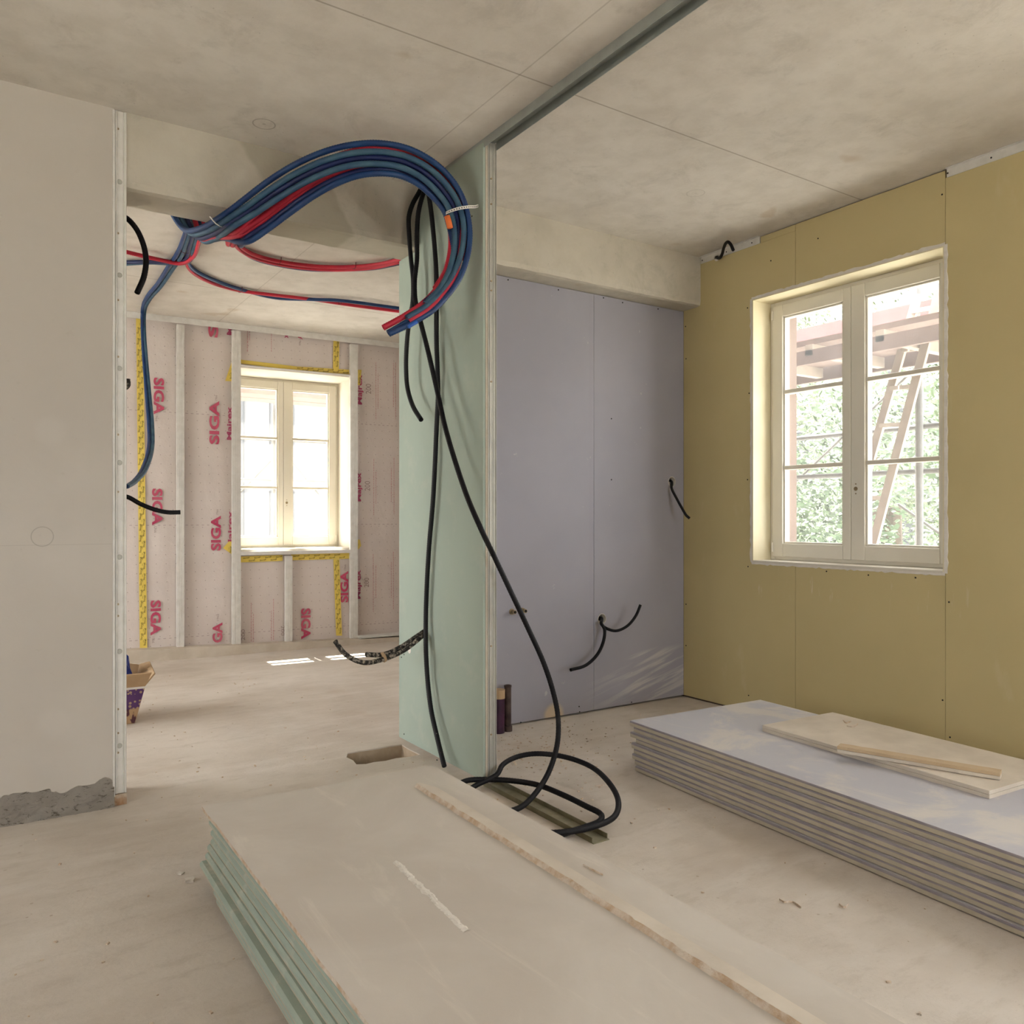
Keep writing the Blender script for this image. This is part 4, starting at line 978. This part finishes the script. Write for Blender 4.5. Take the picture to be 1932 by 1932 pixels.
# spilt plaster streak on the sheet
pk = MB(); a = onZ(745, 1628, ZL); c = onZ(880, 1760, ZL); n = 70; vs = []
for i in range(n+1):
    p = a.lerp(c, i/n); w = .010+.012*abs(noise.noise((i*.35, 0, 2)))+.004; nn = Vector((1, .35, 0)).normalized(); sh = .006*noise.noise((i*.12, 5, 0))
    for k in range(7):
        f = k/6-.5; z = .005*max(0, .25-f*f)*4*(1+.8*noise.noise((i*.9, k*1.3, 0)))
        vs.append((p.x+nn.x*(f*w*2+sh), p.y+nn.y*(f*w*2+sh), ZL+max(0, z)+.0004))
pk.add(vs, [(i*7+k, i*7+k+1, (i+1)*7+k+1, (i+1)*7+k) for i in range(n) for k in range(6)]); pk.build('plaster_streak', M_whitepl, top)
# broken strip on the left stack
A0 = onZ(786, 1478, ZL+.012); A1 = Vector((1.35, .62, ZL))
bs = MB(); n = 110; vs = []; L = A0.y-A1.y
for i in range(n+1):
    yy = A0.y - L*i/n; x = A0.x + (A1.x-A0.x)*i/n; j = .005*noise.noise((yy*14, 0, 0)) + .003*noise.noise((yy*45, 3, 0)); tap = min(1, i/6+.25)
    vs += [(x-.010+j*.6, yy, ZL), (x+j, yy, ZL+.013), (x+.042*tap, yy, ZL+.0135), (x+.046*tap, yy, ZL)]
for i in range(n):
    for k in range(4): bs.add([vs[i*4+k], vs[i*4+(k+1) % 4], vs[(i+1)*4+(k+1) % 4], vs[(i+1)*4+k]], [(0, 1, 2, 3)], 1 if k == 0 else 0)
bs.add(vs[:4], [(0, 1, 2, 3)], 1); bs.add(vs[-4:], [(0, 1, 2, 3)], 1)
tag(bs.build('board_strip', [M_offcut, M_broken]), 'long broken board strip with a torn tan edge on the left stack', 'board strip')

# ------------------------------------------------------------------ cardboard box in the far room
bx = empty('cardboard_box', (.60, 5.47, 0), math.radians(-4)); tag(bx, 'open cardboard box with purple print behind the left wall end', 'box')
def wallquad(p, m, name):
    t = MB(); c = sum((Vector(v) for v in p), Vector())/len(p); n_ = (Vector(p[1])-Vector(p[0])).cross(Vector(p[2])-Vector(p[0])).normalized()*.004
    k = len(p); vs = [Vector(v)-n_ for v in p]+[Vector(v)+n_ for v in p]
    t.add(vs, [tuple(range(k)), tuple(range(k, 2*k))]+[(i, (i+1) % k, k+(i+1) % k, k+i) for i in range(k)]); return t.build(name, m, bx)
def z_at(y): return y
fx0, fx1 = -.34, .195
wallquad([(fx0, -.13, .005), (fx1-.005, -.13, .005), (fx1+.05, -.14, .21), (fx0, -.14, .21)], M_cardprint, 'front_panel')
wallquad([(fx0, -.141, .225), (fx1+.053, -.141, .225), (fx1+.056, -.142, .21), (fx0, -.142, .21)], M_paper, 'label_band')
wallquad([(fx0, -.142, .225), (fx1+.053, -.142, .225), (fx1+.085, -.19, .31), (fx0, -.19, .31)], M_card, 'front_flap')
wallquad([(fx1-.005, -.13, .005), (fx1-.005, .17, .005), (fx1+.05, .20, .30), (fx1+.05, -.14, .225)], M_card, 'side_panel')
wallquad([(fx0, .17, .005), (fx1-.005, .17, .005), (fx1+.05, .20, .30), (fx0, .22, .42)], M_card, 'back_panel')
wallquad([(fx1+.05, .20, .30), (fx1+.05, -.14, .225), (fx1+.105, -.17, .30), (fx1+.10, .10, .33)], M_card, 'side_flap')
wallquad([(fx0, -.13, .005), (fx0, .17, .005), (fx0, .22, .34), (fx0, -.14, .225)], M_card, 'side_panel')
wallquad([(fx0, -.13, .005), (fx1-.005, -.13, .005), (fx1-.005, .17, .005), (fx0, .17, .005)], M_card, 'bottom_panel')
def blob(name, c, r, sc, m, lab, cat):
    bm = bmesh.new(); bmesh.ops.create_icosphere(bm, subdivisions=3, radius=1)
    for v in bm.verts:
        k = 1+.35*noise.noise(v.co*2.2+Vector(c)); v.co = Vector((v.co.x*sc[0], v.co.y*sc[1], v.co.z*sc[2]))*r*k
    me = bpy.data.meshes.new(name); bm.to_mesh(me); bm.free(); me.materials.append(m); o = bpy.data.objects.new(name, me); COL.objects.link(o); o.location = c
    return tag(o, lab, cat)
blob('plastic_bag', (.69, 5.50, .27), .14, (.7, .6, 1.1), M_bluebag, 'crumpled blue bag stuffed in the cardboard box', 'bag')
blob('crumpled_paper', (.745, 5.40, .215), .075, (.8, .7, .9), M_paper, 'crumpled white paper inside the cardboard box', 'paper')
t = MB(); t.bar((.72, 5.60, .30), (.66, 5.72, .58), .03, .02); t.build('x', M_redbag); o = bpy.data.objects['x']; o.name = 'wrapped_stick'; tag(o, 'dark red stick leaning out behind the cardboard box', 'stick')

# ------------------------------------------------------------------ small debris
def chip(p, s, m, lab, seed, name='plaster_chip', cat='chip', group=None):
    rr = random.Random(seed); bm = bmesh.new(); bmesh.ops.create_cube(bm, size=1)
    bmesh.ops.subdivide_edges(bm, edges=bm.edges[:], cuts=1)
    for v in bm.verts: v.co = Vector((v.co.x*s[0], v.co.y*s[1], (v.co.z+.5)*s[2])) + Vector((rr.uniform(-1, 1), rr.uniform(-1, 1), 0))*s[0]*.14
    me = bpy.data.meshes.new(name); bm.to_mesh(me); bm.free(); me.materials.append(m); o = bpy.data.objects.new(name, me); COL.objects.link(o); o.location = p; o.rotation_euler.z = rr.uniform(0, 3)
    return tag(o, lab, cat, group)
chip(onZ(357, 1664, 0), (.028, .022, .012), M_whitepl, 'white plaster chip on the floor left of the green stack', 1)
chip(onZ(340, 1649, 0), (.018, .012, .006), M_whitepl, 'smaller flat plaster chip just behind the white one', 2)
def shaving(pts, lab):
    t = MB(); pa = resample(pts, .008); ribbon(t, pa, .006, .0012); return tag(t.build('wood_shaving', M_broken, origin=pts[0]), lab, 'shaving')
z0 = .004
shaving([onZ(1470, 1697, z0), onZ(1480, 1702, z0+.003), onZ(1494, 1701, z0), onZ(1511, 1712, z0)], 'brown splinter on the floor between the two stacks')
shaving([onZ(1583, 1706, z0), onZ(1592, 1712, z0+.003), onZ(1601, 1706, z0)], 'small curled splinter near the foot of the right stack')
shaving([onZ(1122, 1483, z0), onZ(1130, 1482, z0+.002), onZ(1141, 1480, z0)], 'tiny splinter beside the coiled black conduit')
zs = ZL+.002
shaving([onZ(1100, 1632, zs), onZ(1118, 1641, zs+.001), onZ(1137, 1651, zs)], 'thin straight splinter on the left stack')
zz = ZT+.034
shaving([onZ(1590, 1359, zz), onZ(1596, 1364, zz+.002), onZ(1605, 1361, zz)], 'forked splinter on the wide offcut')
shaving([onZ(1597, 1370, zz), onZ(1608, 1371, zz+.003), onZ(1618, 1366, zz)], 'curved pale shaving on the wide offcut')
# crumbs scattered over the floor: uncountable
cr = MB(); rr = random.Random(11)
for _ in range(900):
    if rr.random() < .45: x, y_ = rr.gauss(2.35, .35), rr.gauss(3.55, .35)
    else: x, y_ = rr.uniform(-.6, 3.2), rr.uniform(1.0, 6.8)
    if (.60 < x < 1.58 and y_ < 2.95) or (2.55 < x and y_ < 3.05) or (1.9 < x < 2.1 and y_ > 3.1) or y_ > 6.9 or (x > 2.0 and y_ > 3.97) or (x < .56 and 3.8 < y_ < 4.15) or (1.5 < x < 2 and 3.75 < y_ < 4.1) or x > 4.05: continue
    s_ = rr.uniform(.0015, .006); a = rr.uniform(0, 6); M_ = Matrix.Translation((x, y_, s_*.4)) @ Matrix.Rotation(a, 4, 'Z')
    cr.box(-s_, s_, -s_*.6, s_*.6, -s_*.4, s_*.35, 0, M_)
tag(cr.build('floor_crumbs', M_broken), 'crumbs of plaster and mortar scattered over the floor', 'crumbs', kind='stuff')

# ------------------------------------------------------------------ outside
gr = MB().box(-60, 80, -40, 90, -4.3, -4.0).build('ground', M_ground); structure(gr, 'pale yard far below the windows', 'ground')
sc = empty('scaffold', (5.5, 3.2, -4)); SO = (5.5, 3.2, -4)
tag(sc, 'tube scaffold with plank decks outside the right window', 'scaffold')
def sp_(name, mb, m): return mb.build(name, m, sc, origin=SO)
pp = onX(1734, 800, 5.95); XP = 5.95
for yy in (pp.y, pp.y+2.6, pp.y-2.4):
    t = MB(); t.cyl((XP, yy, -4), (0, 0, 1), .028, 7.4, 14); sp_('post', t, M_pole)
for yy in (pp.y+2.6, pp.y-2.4):
    t = MB(); t.cyl((5.0, yy, -4), (0, 0, 1), .028, 7.4, 14); sp_('post', t, M_pole)
def spaceY(y0, y1): return y0, y1
ya, yb = pp.y-2.5, pp.y+5.5
for z in (1.94, 1.60, .62): t = MB(); t.cyl((XP+.03, ya, z), (0, 1, 0), .021, yb-ya, 12); sp_('rail', t, M_pole)
for k in range(3):
    x = 5.02+.29*k; t = MB(); t.box(x, x+.27, ya, yb, 2.50, 2.54); sp_('deck_plank', t, M_plank)
yy = ya
while yy < yb:
    t = MB(); t.box(5.0, 5.95, yy, yy+.06, 2.42, 2.50); sp_('transom', t, M_ladder); yy += .55
t = MB(); t.box(5.93, 5.96, ya, yb, 2.70, 2.88); sp_('toe_board', t, M_plankred)
t = MB(); t.box(5.90, 5.93, ya, yb, 2.40, 2.55); sp_('toe_board', t, M_plank)
t = MB(); t.box(5.0, 5.03, ya, yb, 2.36, 2.46); sp_('toe_board', t, M_plank)
for (a, c) in (((XP+.06, pp.y+2.6, .45), (XP+.06, pp.y, 2.45)), ((XP+.06, pp.y+.2, 1.35), (XP+.06, pp.y-1.2, .40)), ((XP+.08, pp.y+1.0, .5), (XP+.08, pp.y+2.4, 1.6))):
    t = MB(); t.tube([a, c], .012, .3, 0, 8, hollow=False); sp_('brace', t, M_pole)
lad = empty('ladder', (5.7, 2.9, .42)); tag(lad, 'pale wooden ladder leaning on the scaffold outside the right window', 'ladder')
LOo = (5.7, 2.9, .42)
l1a, l1b = onX(1643, 866, 5.72), onX(1721, 592, 5.72); l2a, l2b = onX(1647, 1028, 5.42), onX(1763, 585, 5.42)
def ext(a, b_, k0, k1): return a+(b_-a)*k0, a+(b_-a)*k1
l1a = l1a+(l1b-l1a)*((l2a.z-l1a.z)/(l1b.z-l1a.z))
for a, b_ in ((l1a, l1b), (l2a, l2b)):
    p, q_ = ext(a, b_, -.1, 1.08); t = MB(); t.bar(p, q_, .06, .028, up=(1, 0, 0)); t.build('stile', M_ladder, lad, origin=LOo)
for k in range(7):
    f = .05+k*.16; p, q_ = l1a+(l1b-l1a)*f, l2a+(l2b-l2a)*f; t = MB(); t.bar(p, q_, .03, .03); t.build('rung', M_ladder, lad, origin=LOo)
def tree(c, h, r, nleaf, m, lab, seed, rz=1.):
    rr = random.Random(seed); root = empty('tree', (c[0], c[1], -4)); tag(root, lab, 'tree', 'trees outside the right window')
    t = MB(); t.tube([(0, 0, 0), (.1, .05, (h+4)*.4), (0, .1, h+4)], .16, .6, 0, 8, hollow=False); t.build('trunk', M_bark, root)
    lf = MB(); cl = [(rr.gauss(0, r*.55), rr.gauss(0, r*.55), h+4+rr.gauss(0, r*.5*rz)) for _ in range(70)]
    for _ in range(nleaf):
        q_ = rr.choice(cl); p = Vector((q_[0]+rr.gauss(0, .38), q_[1]+rr.gauss(0, .38), q_[2]+rr.gauss(0, .3)))
        s_ = rr.uniform(.035, .085); u = Vector((rr.gauss(0, 1), rr.gauss(0, 1), rr.gauss(0, .5))).normalized(); v = u.orthogonal().normalized()
        lf.add([p-u*s_, p+v*s_*.5, p+u*s_, p-v*s_*.5], [(0, 1, 2, 3)])
    lf.build('crown', m, root)
tree((11.5, 6.9), 1.4, 2.9, 30000, M_leaf, 'dense green tree seen through the right half of the right window', 5, 1.5)
tree((14.5, 11.0), -1.6, 2.4, 26000, M_leaf2, 'paler low tree seen through the lower left panes of the right window', 6, .9)
tree((17.5, 11.0), 3.6, 3.4, 26000, M_leaf2, 'pale tree standing behind the dense green one', 8, 1.2)
# neighbouring houses
nb = empty('house', (28, 17, -4)); tag(nb, 'pale house with grey windows across the yard seen through the right window', 'building')
t = MB(); t.box(0, 9, -7, 14, 0, 14); t.build('walls', M_facade, nb)
for i in range(4):
    for j in range(4):
        t = MB(); t.box(-.05, .02, -5+i*4.2, -3.7+i*4.2, 1.2+j*3.1, 3.0+j*3.1); t.build('house_window', M_facgrey, nb)
nb = empty('building', (2, 26, -4)); tag(nb, 'bright white building opposite the far window with a downpipe', 'building')
t = MB(); t.box(-14, 22, 0, 8, 0, 13); t.build('walls', M_facade, nb)
for i in range(8):
    for j in range(3):
        t = MB(); t.box(-9.7+i*3.1, -8.9+i*3.1, -.06, .02, 1.6+j*3.0, 3.1+j*3.0); t.build('building_window', M_facgrey, nb)
t = MB(); t.cyl((4.9, -.12, 2.5), (0, 0, 1), .07, 9, 10); t.build('downpipe', M_facgrey, nb)
s2 = empty('scaffold', (3, 9.4, -4)); tag(s2, 'scaffold with rails and deck outside the far window', 'scaffold')
S2 = (3, 9.4, -4)
for x in (.4, 2.98, 5.4): t = MB(); t.cyl((x, 9.75, -4), (0, 0, 1), .028, 7.6, 12); t.build('post', M_pole, s2, origin=S2)
for z in (2.2, 1.7): t = MB(); t.cyl((.2, 9.8, z), (1, 0, 0), .021, 5.6, 10); t.build('rail', M_pole, s2, origin=S2)
t = MB(); t.box(.2, 5.6, 9.72, 9.75, 2.74, 2.9); t.build('toe_board', M_plankred, s2, origin=S2)
for k in range(2):
    t = MB(); t.box(.2, 5.6, 9.0+k*.34, 9.3+k*.34, 2.62, 2.66); t.build('deck_plank', M_plank, s2, origin=S2)
for a, c in (((2.0, 9.82, .9), (3.2, 9.82, 2.2)), ((3.0, 9.82, 2.2), (4.2, 9.82, .8))):
    t = MB(); t.tube([a, c], .011, .3, 0, 8, hollow=False); t.build('brace', M_pole, s2, origin=S2)

# portals guide sampling of the sky through the window openings
def portal(loc, rot, w, h):
    l = bpy.data.lights.new('window_portal', 'AREA'); l.shape = 'RECTANGLE'; l.size = w; l.size_y = h; l.cycles.is_portal = True
    o = bpy.data.objects.new('window_portal', l); COL.objects.link(o); o.location = loc; o.rotation_euler = rot
for y0, y1 in wins + [(5.0, 6.4)]:
    portal((XO+.02, (y0+y1)/2, (WZ0+WZ1)/2), (0, math.pi/2, 0), WZ1-WZ0, y1-y0)
for p_, q_, z0_, z1_ in OPL: portal((XL-.32, (p_+q_)/2, (z0_+z1_)/2), (0, -math.pi/2, 0), z1_-z0_, q_-p_)
for p_, q_, z0_, z1_ in OPN: portal(((p_+q_)/2, YN-.32, (z0_+z1_)/2), (math.pi/2, 0, 0), q_-p_, z1_-z0_)
c = FA + FD*((FS0+FS1)/2) + FN*.77
portal((c.x, c.y, (FZ0+FZ1)/2), (-math.pi/2, 0, FROT), FS1-FS0, FZ1-FZ0)
